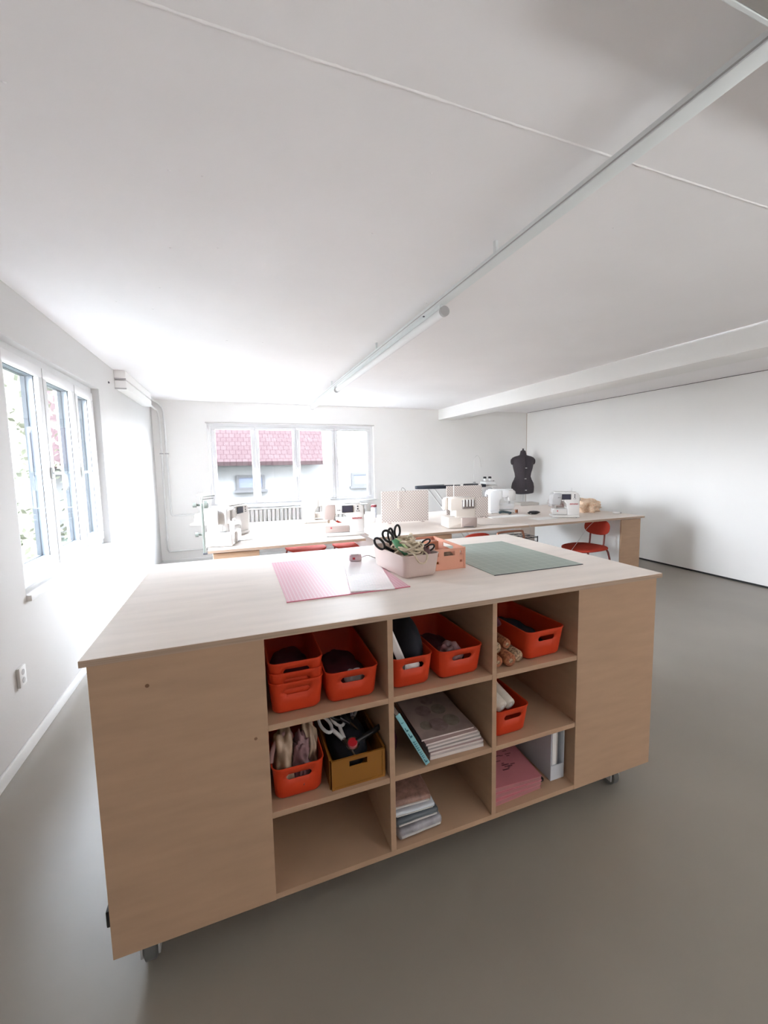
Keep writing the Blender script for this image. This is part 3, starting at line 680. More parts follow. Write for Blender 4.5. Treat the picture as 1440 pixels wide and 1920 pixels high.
for i, (x, y, r) in enumerate(((.045, .07, .03), (-.01, .06, .034), (.03, .15, .028), (-.03, .16, .03), (-.055, .07, .022), (.01, .22, .025))):
    k_ = new(); lathe(k_, [(r, 0), (r*.98, .0003)], x, y, 20, 1, 1.2); obj('cover_print', k_, [mat('print_olive', (.29, .25, .20), .5, var=.3, vscale=40), mat('print_mauve', (.31, .22, .21), .5, var=.3, vscale=40)][i % 2], mg, None, loc=(0, 0, .0061))
# leaning teal book
t = thing('leaning_book', 'pale teal book leaning against the left divider of the centre shelf', 'book', (.549, yB-.012, S2+.0055), rot=(0, R(-28), 0))
obj('pages', box(new(), -.006, .006, .003, .158, .002, .218), m_pages, t)
c = new(); box(c, -.008, -.006, 0, .16, 0, .222, .0005, 1); box(c, .006, .008, 0, .16, 0, .222, .0005, 1); obj('cover', c, mat('navy_cover', (.02, .03, .04), .4), t)
sp = obj('spine', box(new(), -.008, .008, -.0015, .001, 0, .222, .0006, 1), m_teal, t)
mk = new(); rz_ = random.Random(3); z = .012
for i, (a_, l_) in enumerate(((.010, .014), (.030, .004), (.037, .004), (.046, .005), (.054, .004), (.064, .006), (.073, .006), (.082, .006), (.091, .006), (.100, .006), (.122, .020), (.150, .016), (.186, .004))):
    box(mk, -.004+.0006*(i % 3), .004-.0007*(i % 2), -.0019, -.0014, a_, a_+l_*.35); box(mk, -.004, -.0015, -.0019, -.0014, a_, a_+l_); 
obj('spine_print', mk, m_tealt, sp)
o = obj('red_pouch', blob(new(), (0, 0, 0), (.02, .10, .06), 3, .2, 2, 4, .9), m_purple, None, 180, loc=(.462, yB+.16, S2+.056)); tag(o, 'dark red pouch behind the leaning teal book', 'pouch')
# fabric packs, bottom middle compartment
zz = S3+.0005
m_pk = mat('printed_pack', (.40, .38, .41), .35, var=.55, vscale=16)
for k, (wd, dp, th_, m_, lb, rz0) in enumerate(((.165, .26, .036, m_pk, 'clear plastic pack with printed edge, lowest of the pile on the bottom middle shelf', 3), (.160, .27, .028, m_slate, 'slate grey wrapped pack, second lowest of the pile on the bottom middle shelf', 1),
                                  (.150, .27, .014, m_clearg, 'thin pale plastic pack under the topmost one of the bottom middle pile', -2), (.148, .29, .030, mat('brown_fabric_pack', (.34, .19, .15), .45, var=.45, vscale=40, bump=.7, bscale=60), 'brown fabric pack in plastic, topmost of the bottom middle pile', -3))):
    t = thing('fabric_pack', lb, 'fabric pack', (.530-.008*k, yB+.004+.009*k, zz), R(rz0), 'fabric packs piled on the bottom middle shelf')
    bm = new(); box(bm, -wd/2, wd/2, 0, dp, 0, th_, min(.012, th_*.4), 3)
    bmesh.ops.subdivide_edges(bm, edges=[e for e in bm.edges if e.calc_length() > .03], cuts=6, use_grid_fill=True)
    for v in bm.verts:
        nn = noise.noise(v.co*28+Vector((k*9, 0, 0))); v.co += Vector((nn*.002, nn*.002, nn*.0025 if v.co.z > th_*.3 else abs(nn)*.001))
    obj('pack_body', bm, m_, t, 60)
    obj('pack_seam', box(new(), -wd/2+.01, wd/2-.01, -.004, .004, th_*.35, th_*.5), m_lgrey, t); zz += th_+.002
# pink folders and frosted file holder, bottom right
zz = S3+.0005
for k, (rz0, lb) in enumerate(((5, 'lowest pink folder on the bottom right shelf'), (-3, 'middle pink folder on the bottom right shelf'), (-7, 'topmost pink folder with dark print on the bottom right shelf'))):
    t = thing('pink_folder', lb, 'folder', (.930, yB+.012+.004*k, zz), R(rz0*.55), 'pink folders on the bottom right shelf')
    obj('folder_body', box(new(), -.105, .105, 0, .30, .0012, .0158), mat('folder_inner', (.40, .17, .18), .6, var=.3, stretch=(1, 1, 200)), t)
    c = new(); box(c, -.108, .108, -.001, .302, 0, .0012); box(c, -.108, .108, -.001, .302, .0158, .017); box(c, -.108, -.1065, -.001, .302, 0, .017)
    cv = obj('folder_cover', c, m_pinkf, t)
    if k == 2:
        p = new()
        for q in range(16):
            x_, y_ = random.uniform(-.03, .05), random.uniform(.07, .17); box(p, x_, x_+random.uniform(.008, .03), y_, y_+.004, .0171, .0175, T=None)
        obj('cover_print', p, mat('dark_pink_print', (.16, .05, .07), .6), cv)
    zz += .0176
for x_, y_ in ((1.046, .05), (1.042, .09)):
    tag(obj('binder_clip', box(new(), -.008, .008, -.012, .012, 0, .014, .003), m_black, None, 40, loc=(x_+.016, yB+y_, S3+.0605 if False else S3+.001)), 'black binder clip by the pink folders, '+('nearer the front' if y_ < .06 else 'farther back'), 'clip', 'black clips beside the pink folders')
t = thing('file_holder', 'frosted pale file holder standing against the right side, bottom right shelf', 'file holder', (1.095, yB+.03, S3+.0005))
c = new(); box(c, 0, .003, 0, .25, 0, .215); box(c, .062, .065, 0, .25, 0, .215); box(c, .003, .062, 0, .003, 0, .06); box(c, .003, .062, .247, .25, 0, .215); box(c, .003, .062, .003, .247, 0, .003)
obj('holder_shell', c, m_clearg, t)
obj('paper_sheets', box(new(), .012, .03, .006, .244, .004, .21), m_paper, t)
obj('paper_sheets', box(new(), .036, .05, .02, .244, .004, .19), m_lgrey, t)

# ------------------------------------------------------------ on the tabletop
t = thing('cutting_mat', 'pink gridded cutting mat lying on the left of the cutting table', 'cutting mat', (.364, 1.745, TT+.0003))
obj('mat_sheet', box(new(), -.221, .221, -.305, .315, 0, .0030, .001, 1), m_pinkmat, t)
obj('mat_border', box(new(), -.222, .222, -.3075, -.3, .0001, .0029), m_pinkedge, t)
t = thing('cutting_mat', 'grey green cutting mat with fine lines, right side of the cutting table', 'cutting mat', (1.182, 1.752, TT+.0003))
obj('mat_sheet', box(new(), -.228, .228, -.31, .31, 0, .0030, .001, 1), m_greenmat, t)
obj('mat_edge', box(new(), -.229, .229, -.3115, -.3095, .0, .0028), m_dgrey, t)
# acrylic ruler lying on the pink mat
t = thing('quilting_ruler', 'wide clear ruler with faint grid lying across the pink mat', 'ruler', (.490, 1.705, TT+.0036), R(-10.2))
obj('ruler_plate', box(new(), -.080, .080, -.27, .27, 0, .003, .0006, 1), m_rule, t)
g = new()
for i in range(-7, 8): box(g, i*.0105-.0003, i*.0105+.0003, -.255, -.02, .003, .0032)
for i in range(0, 12): box(g, -.075, .075, -.25+i*.02-.0003, -.25+i*.02+.0003, .003, .0032)
obj('ruler_lines', g, mat('ruler_print', (.62, .50, .55), .4), t)
# tape measure
t = thing('tape_measure', 'small silver and pink tape measure case on the clear ruler', 'tape measure', (.508, 1.925, TT+.0068), R(-15))
obj('case_body', box(new(), -.030, .030, -.028, .028, .0, .030, .011, 4), mat('silver_pink', (.62, .47, .49), .3, var=.1), t, 60)
obj('case_top', box(new(), -.02, .018, -.018, .018, .029, .0325, .003), m_lgrey, t, 60)
obj('tape_blade', tube(new(), smooth_path([(.028, .005, .012), (.06, .008, .020), (.10, .0, .006), (.16, .005, .001)]), .0022, 6), m_taupe, t, 60)
obj('lock_button', box(new(), -.012, 0, -.030, -.027, .010, .02, .001), m_red, t)
# greige tub with scissors and cords
tb = basket('tool_tub', 'greige plastic tub full of scissors and cords on the cutting table', .660, 1.525, TT+.001, .168, .315, .094, m_tub, R(6), False, None, 'tub')

TZ = TT+.06
scissors('black scissors standing upright at the back of the greige tub', (.640, 1.745, TZ+.035), (R(8), R(-12), R(25)), m_black, .06, .85, 'scissors in the greige tub')
scissors('black scissors with a round open handle leaning left out of the greige tub', (.616, 1.70, TZ+.022), (R(5), R(-38), R(-8)), m_black, .05, .9, 'scissors in the greige tub')
scissors('small black scissors leaning right over the cords in the greige tub', (.690, 1.60, TZ+.035), (R(30), R(50), R(10)), m_black, .05, .62, 'scissors in the greige tub')
t = thing('seam_cutter', 'green and lime cutter handle lying over the rim of the greige tub', 'cutter', (.622, 1.595, TZ+.048), rot=(R(-25), R(-35), R(20)))
obj('handle', prism(new(), [(-.013, -.02), (.011, -.03), (.013, .03), (.006, .055), (-.008, .06), (-.015, .03)], -.007, .007, 'y', .002), m_green, t, 60)
obj('grip_strip', prism(new(), [(.005, -.03), (.017, -.03), (.018, .035), (.010, .055)], -.009, .009, 'y', .002), m_lime, t, 60)
rnd = random.Random(11)
for k in range(12):
    cx_, cy_, r_ = rnd.uniform(.635, .705), rnd.uniform(1.57, 1.76), rnd.uniform(.026, .038)
    pts = []; a0 = rnd.uniform(0, 6)
    for i in range(26):
        a_ = a0+i*.62; rr_ = r_*(1+.25*math.sin(i*1.3+k)); pts.append((rr_*math.cos(a_), rr_*1.15*math.sin(a_), .012*math.sin(i*.9+k)+.0012*i))
    o = obj('cotton_cord', tube(new(), smooth_path(pts, 3), .0040, 6), m_cream, None, 60, loc=(cx_, cy_, TZ+.020+.009*(k % 4)))
    o.rotation_euler = (rnd.uniform(-.5, .5), rnd.uniform(-.4, .4), 0); tag(o, 'coiled cream cord among the tangle in the greige tub', 'cord', 'cream cords in the greige tub')
t = thing('cord_loop', 'cream cord loop hanging over the front rim of the greige tub', 'cord', (.668, 1.522, TT+.098))
obj('cord_strand', tube(new(), smooth_path([(-.035, .05, .0), (-.028, .01, .003), (-.024, -.006, -.008), (-.012, -.008, -.028), (.006, -.009, -.034), (.018, -.008, -.024), (.024, -.006, -.004), (.022, .02, .006), (.01, .06, .002)]), .0034, 7), m_cream, t, 60)
crumple('grey_pouch', 'dark mauve pouch at the right front inside the greige tub', 'pouch', .712, 1.60, TT+.045, (.026, .06, .045), m_bagp, 31, .3)
# peach crate contents
crumple('ochre_ball', 'ochre wool ball in the peach crate', 'yarn', .810, 1.72, TT+.006, (.035, .05, .04), mat('ochre_wool', (.50, .20, .05), .9, var=.3, vscale=90, bump=.4, bscale=200), 33, .15)
crumple('brown_ball', 'brown and grey wool ball at the right in the peach crate', 'yarn', .870, 1.70, TT+.006, (.032, .05, .036), mat('brown_wool', (.25, .17, .12), .9, var=.4, vscale=90, bump=.4, bscale=200), 34, .15)
t = thing('card_box', 'small terracotta card box standing in the peach crate', 'box', (.840, 1.80, TT+.005), R(5))
obj('box_body', box(new(), -.03, .03, -.02, .02, 0, .088, .002), mat('terracotta_card', (.52, .20, .11), .7), t); obj('box_label', box(new(), -.02, .01, -.0206, -.02, .03, .07), m_paper, t)
tag(obj('paper_slip', box(new(), -.04, .04, -.02, .02, 0, .0015, T=Matrix.Rotation(R(15), 4, 'X')), m_paper, None, None, loc=(.815, 1.85, TT+.084)), 'white paper slip on top of the peach crate contents', 'paper')

# ------------------------------------------------------------ desks
DZ = .76
def desk(label, x0, x1, cabs, loc_y=(3.40, 4.90)):
    y0, y1 = loc_y
    t = thing('sewing_desk', label, 'desk', (x0, y0, 0)); L = x1-x0; D = y1-y0
    obj('worktop', box(new(), 0, L, 0, D, DZ-.022, DZ, .001, 1), m_desk, t)
    obj('worktop_edge', box(new(), 0, L, -.0006, .002, DZ-.021, DZ-.001), m_edge, t, None, 'brown layered plywood edge')
    for a, b in cabs:
        cb = obj('cabinet_body', box(new(), a, b, .04, D-.04, 0, DZ-.0225, .001, 1), m_white, t, None, 'plywood cabinet body coloured white for strong window light')  # white puts the window light on the plywood sides into the colour
        obj('cabinet_front', box(new(), a+.003, b-.003, .022, .039, .004, DZ-.03, .001, 1), m_ply, cb)
    return t
desk('long plywood sewing desk on the left, below the back window', -.205, .992, [(.03, .36)])
desk('long plywood sewing desk on the right, reaching towards the right wall', 1.07, 4.19, [(.20, .74), (2.80, 3.09)])

# ------------------------------------------------------------ sewing machines
def rr_pts(x0, x1, z0, z1, r, n=4):
    return [(x, z) for x, z in rrect((x1-x0)/2, (z1-z0)/2, r, n, (x0+x1)/2, (z0+z1)/2)]
def sewing_machine(label, loc, rz, Wd=.40, Hh=.285, face=m_mach, head=m_taupe, screen=True, logo=None, group='sewing machines on the desks', buttons=True, back=False, side=m_mach):
    """front faces -Y; column at +X, head at -X"""
    t = thing('sewing_machine', label, 'sewing machine', loc, rz, group)
    D = .085; h = Wd/2
    obj('base', prism(new(), rr_pts(-h+.005, h, .004, .030, .010), -D, D, 'y', .004), face, t, 50)
    obj('free_arm', prism(new(), rr_pts(-h+.012, h-.10, .045, .098, .010), -D*.62, D*.62, 'y', .006), face, t, 50)
    obj('column', prism(new(), [(h-.125, .028), (h, .028), (h, Hh-.03), (h-.02, Hh), (h-.16, Hh), (h-.16, Hh-.095), (h-.135, Hh-.115), (h-.125, .10)], -D*.9, D*.9, 'y', .009, 3), face, t, 50)
    arm = obj('upper_arm', prism(new(), [(-h+.085, Hh-.085), (h-.12, Hh-.085), (h-.12, Hh), (-h+.085, Hh)], -D*.85, D*.85, 'y', .006, 2), face, t, 50)
    hd = obj('head', prism(new(), [(-h, Hh-.125), (-h+.085, Hh-.135), (-h+.10, Hh-.085), (-h+.10, Hh-.002), (-h+.03, Hh), (-h+.006, Hh-.018), (-h-.002, Hh-.07)], -D*.88, D*.88, 'y', .008, 3), head, t, 50)
    obj('top_cover', prism(new(), rr_pts(-h+.03, h-.03, Hh-.004, Hh+.012, .006), -D*.6, D*.6, 'y', .003), face, t, 50)
    nb = new(); tube(nb, [(-h+.045, -.01, Hh-.13), (-h+.045, -.01, .128)], .0035, 8); box(nb, -h+.036, -h+.055, -.018, -.006, Hh-.165, Hh-.14); obj('needle_bar', nb, m_steel, t, 60)
    pf = new(); box(pf, -h+.035, -h+.056, -.03, .004, .100, .104); tube(pf, [(-h+.052, -.005, .102), (-h+.055, -.005, .16)], .003, 6); obj('presser_foot', pf, m_steel, t)
    hw_ = new(); n = 20; ring_loft(hw_, [[(xx, r*math.cos(2*PI*k/n), Hh-.075+r*math.sin(2*PI*k/n)) for k in range(n)] for xx, r in ((h, .022), (h+.004, .026), (h+.016, .026), (h+.02, .022))]); obj('handwheel', hw_, m_grey, t, 50)
    sp_ = new(); tube(sp_, [(h-.06, .02, Hh+.01), (h-.06, .02, Hh+.05)], .002, 6); obj('spool_pin', sp_, m_lgrey, t)
    obj('accessory_tray', prism(new(), rr_pts(-h+.006, h-.13, .034, .09, .008), -D*.80, -D*.62, 'y', .003), m_taupe if head is m_taupe else m_lgrey, t, 50)
    if screen:
        s = obj('display', box(new(), h-.19, h-.095, -D*.92-.004, -D*.9+.001, Hh-.072, Hh-.012, .002), m_black, t, 50)
        obj('display_screen', box(new(), h-.185, h-.10, -D*.92-.0046, -D*.92-.0038, Hh-.066, Hh-.018), m_screen, s)
    if buttons:
        for i, (x_, z_, r_) in enumerate(((h-.055, Hh-.022, .0065), (h-.055, Hh-.044, .0065), (h-.062, Hh-.062, .004), (h-.045, Hh-.062, .004), (h-.225, Hh-.05, .004), (h-.21, Hh-.05, .004))):
            b_ = new(); ring_loft(b_, [[(x_+r_*math.cos(2*PI*k/14), yy, z_+r_*math.sin(2*PI*k/14)) for k in range(14)] for yy in (-D*.9-.0035, -D*.9+.001)]); obj('button', b_, m_black, t)
        d_ = new(); x_, z_, r_ = -h+.06, .074, .007
        ring_loft(d_, [[(x_+r_*math.cos(2*PI*k/16), yy, z_+r_*math.sin(2*PI*k/16)) for k in range(16)] for yy in (-D*.80-.002, -D*.8+.001)]); obj('badge', d_, m_redm, t)
    if logo: text('logo', logo, .021, m_redm, t, (h-.062, -D*.9-.0018, .150), (R(90), 0, 0))
    fe = new()
    for x_ in (-h+.03, h-.03):
        for y_ in (-D+.02, D-.02): lathe(fe, [(.008, 0), (.008, .005)], x_, y_, 10)
    obj('feet', fe, m_dgrey, t); return t
sewing_machine('large taupe sewing machine with wide dark screen at the left desk front edge', (.868, 3.66, DZ), R(-7), .345, .275, m_mach, m_taupe, True, 'BERNINA')
sewing_machine('beige sewing machine with its plain back turned, at the far side of the left desk', (.81, 4.62, DZ), R(180-4), .30, .262, m_machc, m_lgrey, False, None, buttons=False)
sewing_machine('grey white sewing machine with a small screen beside the floral cloth on the right desk', (3.36, 3.73, DZ), R(-28), .29, .27, m_lgrey, m_grey, True, 'BERNINA')
m4 = sewing_machine('white sewing machine with its back turned, in front of the black dress form', (3.00, 4.42, DZ), R(180-8), .34, .275, mat('bright_white_plastic', (.80, .81, .82), .3), m_mach, False, None, buttons=False)
sewing_machine('grey faced sewing machine turned sideways behind the overlocker on the left desk', (-.035, 4.10, DZ), R(58), .30, .265, m_mach, m_grey, True, None)

def serger(label, loc, rz, m=m_mach, post=False, face=m_taupe):
    t = thing('overlock_machine', label, 'overlocker', loc, rz, 'overlockers on the desks')
    obj('base', prism(new(), rr_pts(-.15, .14, .004, .105, .012), -.11, .10, 'y', .008), m, t, 50)
    obj('looper_cover', prism(new(), rr_pts(-.02, .135, .012, .10, .008), -.122, -.108, 'y', .004), face if face is m_taupe else m, t, 50)
    obj('cover_slot', box(new(), .0, .10, -.1235, -.1215, .012, .018), m_dgrey, t)
    obj('body', prism(new(), [(-.06, .10), (.14, .10), (.14, .275), (.12, .285), (-.10, .285), (-.115, .27), (-.115, .17), (-.06, .165)], -.075, .09, 'y', .009, 3), m, t, 50)
    obj('tension_panel', prism(new(), rr_pts(.0, .125, .18, .262, .008), -.084, -.070, 'y', .003), m_grey if face is not m_taupe else mat('mid_taupe', (.22, .19, .18), .4), t, 50)
    for k in range(4):
        d = new(); x_ = .018+k*.03; box(d, x_-.007, x_+.007, -.094, -.08, .20, .268, .004); obj('tension_dial', d, m_lgrey, t, 50)
    hw_ = new(); n = 20; ring_loft(hw_, [[(xx, r*math.cos(2*PI*k/n), .20+r*math.sin(2*PI*k/n)) for k in range(n)] for xx, r in ((.14, .028), (.145, .034), (.16, .034), (.164, .028))]); obj('handwheel', hw_, m_grey, t, 50)
    lv = new(); prism(lv, [(-.155, .17), (-.118, .17), (-.118, .275), (-.135, .285), (-.155, .26)], -.02, .05, 'y', .006); obj('light_cover', lv, m, t, 50)
    nb = new(); tube(nb, [(-.085, -.03, .17), (-.085, -.03, .115)], .004, 8); box(nb, -.10, -.07, -.06, -.01, .108, .113); obj('needle_bar', nb, m_steel, t, 50)
    obj('spool_stand', box(new(), -.12, .13, .10, .19, .17, .182, .003), m_lgrey, t, 40)
    ma = new(); tube(ma, [(.0, .14, .18), (.0, .14, .40)], .004, 8); tube(ma, [(-.10, .14, .40), (.10, .14, .40)], .004, 8); obj('thread_mast', ma, m_lgrey, t, 50)
    for k in range(4):
        x_ = -.09+k*.06; c_ = new(); lathe(c_, [(.020, .182), (.024, .186), (.015, .25), (.010, .252)], x_, .145, 16); obj('thread_cone', c_, [m_lgrey, m_paper, m_lgrey, m_machc][k], t, 50)
    return t
serger('cream overlocker with thread mast at the front of the right desk before the perforated boards', (1.99, 3.62, DZ), R(-8), m_machc)
# overlocker seen from its end at the left corner of the left desk
t = serger('overlocker seen end-on at the left corner of the left desk', (-.115, 3.66, DZ), R(78), m_mach, face=m_lgrey)
post = thing('machine_post', 'tall grey thread post with knobs clamped at the left corner of the left desk', 'thread stand', (-.222, 3.50, DZ-.03))
mg_ = mat('grey_green_metal', (.16, .175, .155), .45)
obj('post_bar', box(new(), -.018, .0, -.012, .012, 0, .37, .003), mg_, post, 40)
for z_, L_ in ((.36, .05), (.14, .045)):
    k_ = new(); n = 16; ring_loft(k_, [[(-.02-xx, r*math.cos(2*PI*q/n), z_+r*math.sin(2*PI*q/n)) for q in range(n)] for xx, r in ((0, .008), (L_*.5, .009), (L_*.5, .018), (L_, .018))]); obj('post_knob', k_, mg_, post, 50)
k_ = new(); n = 20; ring_loft(k_, [[(.0+xx, r*math.cos(2*PI*q/n), .36+r*math.sin(2*PI*q/n)) for q in range(n)] for xx, r in ((0, .02), (.005, .028), (.028, .028), (.034, .018))]); obj('post_wheel', k_, mg_, post, 50)
k_ = new(); tube(k_, [(-.009, 0, .37), (0, 0, .42), (.08, .02, .425)], .004, 8); tube(k_, [(.0, 0, .40), (.07, .03, .405)], .003, 8); obj('thread_arm', k_, mg_, post, 50)
obj('clamp_plate', box(new(), -.02, .012, -.015, .015, -.012, 0, .002), m_dgrey, post)

# perforated boards
def pegboard(label, x, y, wd, hg, rz=0):
    t = thing('perforated_board', label, 'board', (x, y, DZ), rz, 'perforated boards standing along the right desk')
    obj('board_panel', box(new(), -wd/2, wd/2, -.006, .006, .006, hg, .001, 1), m_peg, t)
    for s in (-1, 1): obj('board_foot', box(new(), s*wd*.35-.015, s*wd*.35+.015, -.05, .05, 0, .008, .002), m_taupe, t, 40)
    return t
b1 = pegboard('perforated taupe board at the left end of the right desk, next to the white box', 1.645, 4.15, .52, .33, R(-2))
pegboard('perforated taupe board behind the overlocker, the taller one', 2.50, 4.42, .46, .345, R(-2))
pegboard('low perforated taupe board between overlocker and white sewing machine', 2.46, 4.12, .34, .23, R(-2))
t = thing('hanging_tag', 'small cream tag hanging on the leftmost perforated board', 'tag', (1.560, 4.128, DZ+.20)); 
obj('tag_card', box(new(), -.010, .010, 0, .003, -.045, .03, .001, 1), m_machc, t); obj('tag_string', tube(new(), [(0, .001, .03), (0, .001, .13)], .001, 5), m_paper, t)
tag(obj('wire_hook', tube(new(), smooth_path([(0, 0, 0), (.005, -.02, .03), (.03, -.03, .01), (.04, -.02, -.02)]), .002, 6), m_dgrey, None, 60, loc=(1.60, 4.14, DZ+.335)), 'grey wire hook on the top edge of the leftmost perforated board', 'hook')

# ------------------------------------------------------------ small things on desks
t = thing('storage_box', 'plain white box on the desk between the taupe machine and the perforated board', 'box', (1.27, 4.36, DZ), R(-2))
obj('box_body', box(new(), -.16, .09, -.08, .08, 0, .085, .004), m_white, t, 40); obj('box_lid', box(new(), -.163, .093, -.083, .083, .085, .10, .004), m_white, t, 40)
t = thing('glass_jar', 'pale jar with a dark red lid behind the white box', 'jar', (1.475, 4.70, DZ))
obj('jar_body', lathe(new(), [(.03, 0), (.035, .01), (.035, .10), (.028, .12)], n=20), m_clearg, t, 60); obj('jar_lid', lathe(new(), [(.031, .12), (.034, .122), (.034, .14), (.028, .146)], n=20), mat('wine_lid', (.20, .02, .03), .4), t, 60)
def sheet(label, x, y, wd, dp, rz, m=m_paper, z=DZ, cat='paper'):
    o = obj('paper_sheet', box(new(), -wd/2, wd/2, -dp/2, dp/2, 0, .003), m, None, None, loc=(x, y, z+.0004)); o.rotation_euler = (0, 0, rz); tag(o, label, cat)
sheet('white paper in front of the overlocker on the left desk', .04, 3.80, .16, .11, R(15))
sheet('grey paper beside the overlocker at the left end of the left desk', -.045, 3.86, .06, .12, R(5), m_lgrey)
sheet('white sheet lying before the back-turned white machine on the right desk', 2.86, 4.06, .50, .16, R(-3))
sheet('white sheet under the small tools in the middle of the right desk', 3.08, 3.72, .28, .16, R(4))
t = thing('teal_tool', 'dark teal hand tool lying beside the back-turned white machine', 'tool', (2.93, 4.215, DZ+.002), R(-25))
obj('tool_body', tube(new(), smooth_path([(-.07, 0, .02), (-.03, .01, .03), (.02, 0, .025), (.07, -.01, .015)]), .014, 10), mat('dark_teal', (.05, .09, .10), .4), t, 60); obj('tool_tip', tube(new(), [(.03, 0, .02), (.04, -.06, .012)], .008, 8), m_dgrey, t, 60)
t = thing('thread_spool', 'small spool with rust thread on the right desk', 'spool', (3.12, 4.26, DZ+.0005))
obj('spool_core', lathe(new(), [(.02, 0), (.02, .004), (.01, .006), (.01, .046), (.02, .048), (.02, .052)], n=16), m_lgrey, t, 60); obj('spool_thread', lathe(new(), [(.016, .008), (.017, .012), (.017, .04), (.016, .044)], n=16), m_rosep, t, 60)
t = thing('black_pincushion', 'black tool pouch lying left of the small-screen sewing machine', 'pouch', (3.23, 4.08, DZ)); obj('pouch_body', blob(new(), (0, 0, .02), (.08, .03, .022), 3, .3, 2, 2, .9), m_black, t, 180)
obj('pouch_clasp', box(new(), -.07, -.055, -.03, -.02, .01, .02), m_steel, t)
crumple('floral_cloth', 'crumpled cream and red floral cloth at the right end of the desk', 'cloth', 3.95, 4.05, DZ, (.19, .17, .095), m_floral, 41, .5, 2.6)
crumple('red_cloth', 'rust red cloth heap behind the small-screen sewing machine', 'cloth', 4.08, 4.38, DZ, (.09, .08, .12), mat('rust_cloth', (.42, .10, .07), .9, var=.3, vscale=20, bump=.4), 43, .4)
crumple('grey_cloth', 'flat grey lace cloth sloping right of the floral cloth', 'cloth', 4.06, 4.66, DZ, (.10, .13, .09), m_lace, 45, .25)
t = thing('tape_roll', 'tiny white and grey roll near the right end of the right desk', 'tape', (4.09, 3.69, DZ+.0005)); 
obj('roll_ring', tube(new(), [(.03*math.cos(i*PI/8), .03*math.sin(i*PI/8), .011) for i in range(16)], .011, 8, True), m_paper, t, 60); obj('roll_label', box(new(), .035, .07, -.012, .012, 0, .01, .003), m_grey, t)
def cable(label, pts, m=m_lgrey, r=.0018):
    o = obj('power_cable', tube(new(), smooth_path(pts), r, 6), m, None, 60); tag(o, label, 'cable')
cable('thin grey cable from the beige back-turned machine across the left desk', [(.62, 4.60, DZ+.02), (.58, 4.48, DZ+.004), (.66, 4.30, DZ+.004), (.80, 4.20, DZ+.004), (.95, 4.22, DZ+.004)])
cable('thin grey cable lying right of the cream overlocker', [(2.16, 3.66, DZ+.03), (2.22, 3.60, DZ+.004), (2.34, 3.56, DZ+.004), (2.58, 3.46, DZ+.004), (2.64, 3.397, DZ+.0), (2.642, 3.392, DZ-.09)], m_grey)
cable('thin grey cable hanging below the right desk beside the red chair', [(3.52, 3.46, DZ-.03), (3.40, 3.44, .66), (3.25, 3.42, .52), (3.12, 3.42, .38), (3.05, 3.44, .2)], m_grey)

# ------------------------------------------------------------ chairs
def chair(label, loc, rz):
    """faces +Y; back at -Y"""
    t = thing('red_chair', label, 'chair', loc, rz, 'red chairs around the desks')
    s = new(); rings = []
    n = 28
    for k, (f, z) in enumerate(((.94, .445), (1, .452), (1, .462), (.96, .468), (.5, .462))):
        rings.append([(.215*f*math.copysign(abs(math.cos(2*PI*i/n))**.75, math.cos(2*PI*i/n)), .21*f*math.copysign(abs(math.sin(2*PI*i/n))**.75, math.sin(2*PI*i/n)), z-(.018*max(0, math.sin(2*PI*i/n))**3 if f > .6 else 0)) for i in range(n)])
    ring_loft(s, rings); obj('seat', s, m_chair, t, 60)
    b = new(); rings = []
    for f, d in ((.95, -.007), (1, -.003), (1, .003), (.95, .007)):
        ring = []
        for i in range(n):
            x = .152*f*math.copysign(abs(math.cos(2*PI*i/n))**.8, math.cos(2*PI*i/n)); z = .655+.085*f*math.copysign(abs(math.sin(2*PI*i/n))**.8, math.sin(2*PI*i/n))
            ring.append((x, -.225+.9*x*x+d-(z-.655)*.12, z))
        rings.append(ring)
    ring_loft(b, rings); obj('backrest', b, m_chair, t, 60)
    for sx in (-1, 1):
        obj('back_post', tube(new(), smooth_path([(sx*.085, -.150, .440), (sx*.085, -.200, .455), (sx*.085, -.215, .54), (sx*.085, -.226, .705)]), .0095, 8), m_ctube, t, 60)
        for sy in (-1, 1): obj('leg', tube(new(), smooth_path([(sx*.10, sy*.10, .442), (sx*.165, sy*.165, .41), (sx*.21, sy*.215, .004)], 5), .0105, 8), m_ctube, t, 60)
        obj('seat_rail', tube(new(), [(sx*.12, -.13, .438), (sx*.12, .13, .438)], .009, 8), m_ctube, t, 60)
    return t
ch = chair('red chair side-on under the right desk, next to the end cabinet', (3.44, 3.50, 0), R(100))
copy_thing(ch, 'red chair pushed under the far side of the left desk, near the taupe machine', (.705, 4.80, 0), R(180+10))
copy_thing(ch, 'red chair at the far side of the gap between the two desks', (1.18, 4.66, 0), R(180-4)) if False else None
copy_thing(ch, 'red chair at the far side of the left desk, right of the other one', (1.22, 4.78, 0), R(176))
copy_thing(ch, 'red chair under the front of the right desk, below the cream overlocker', (2.02, 3.55, 0), R(0))
t = thing('tube_frame_chair', 'copper tube chair frame right of the red chair below the overlocker', 'chair', (2.42, 3.60, 0))
for sx in (-1, 1):
    obj('leg', tube(new(), [(sx*.17, -.18, .004), (sx*.16, -.17, .44)], .011, 8), m_copper, t, 60); obj('leg', tube(new(), [(sx*.17, .18, .004), (sx*.16, .16, .44)], .011, 8), m_copper, t, 60)
obj('seat', box(new(), -.19, .19, -.18, .18, .44, .46, .008, 3), m_copper, t, 50)
obj('back_frame', tube(new(), smooth_path([(-.16, -.17, .45), (-.16, -.20, .62), (-.145, -.205, .69), (-.11, -.205, .712), (.11, -.205, .712), (.145, -.205, .69), (.16, -.20, .62), (.16, -.17, .45)]), .011, 8), m_copper, t, 60)
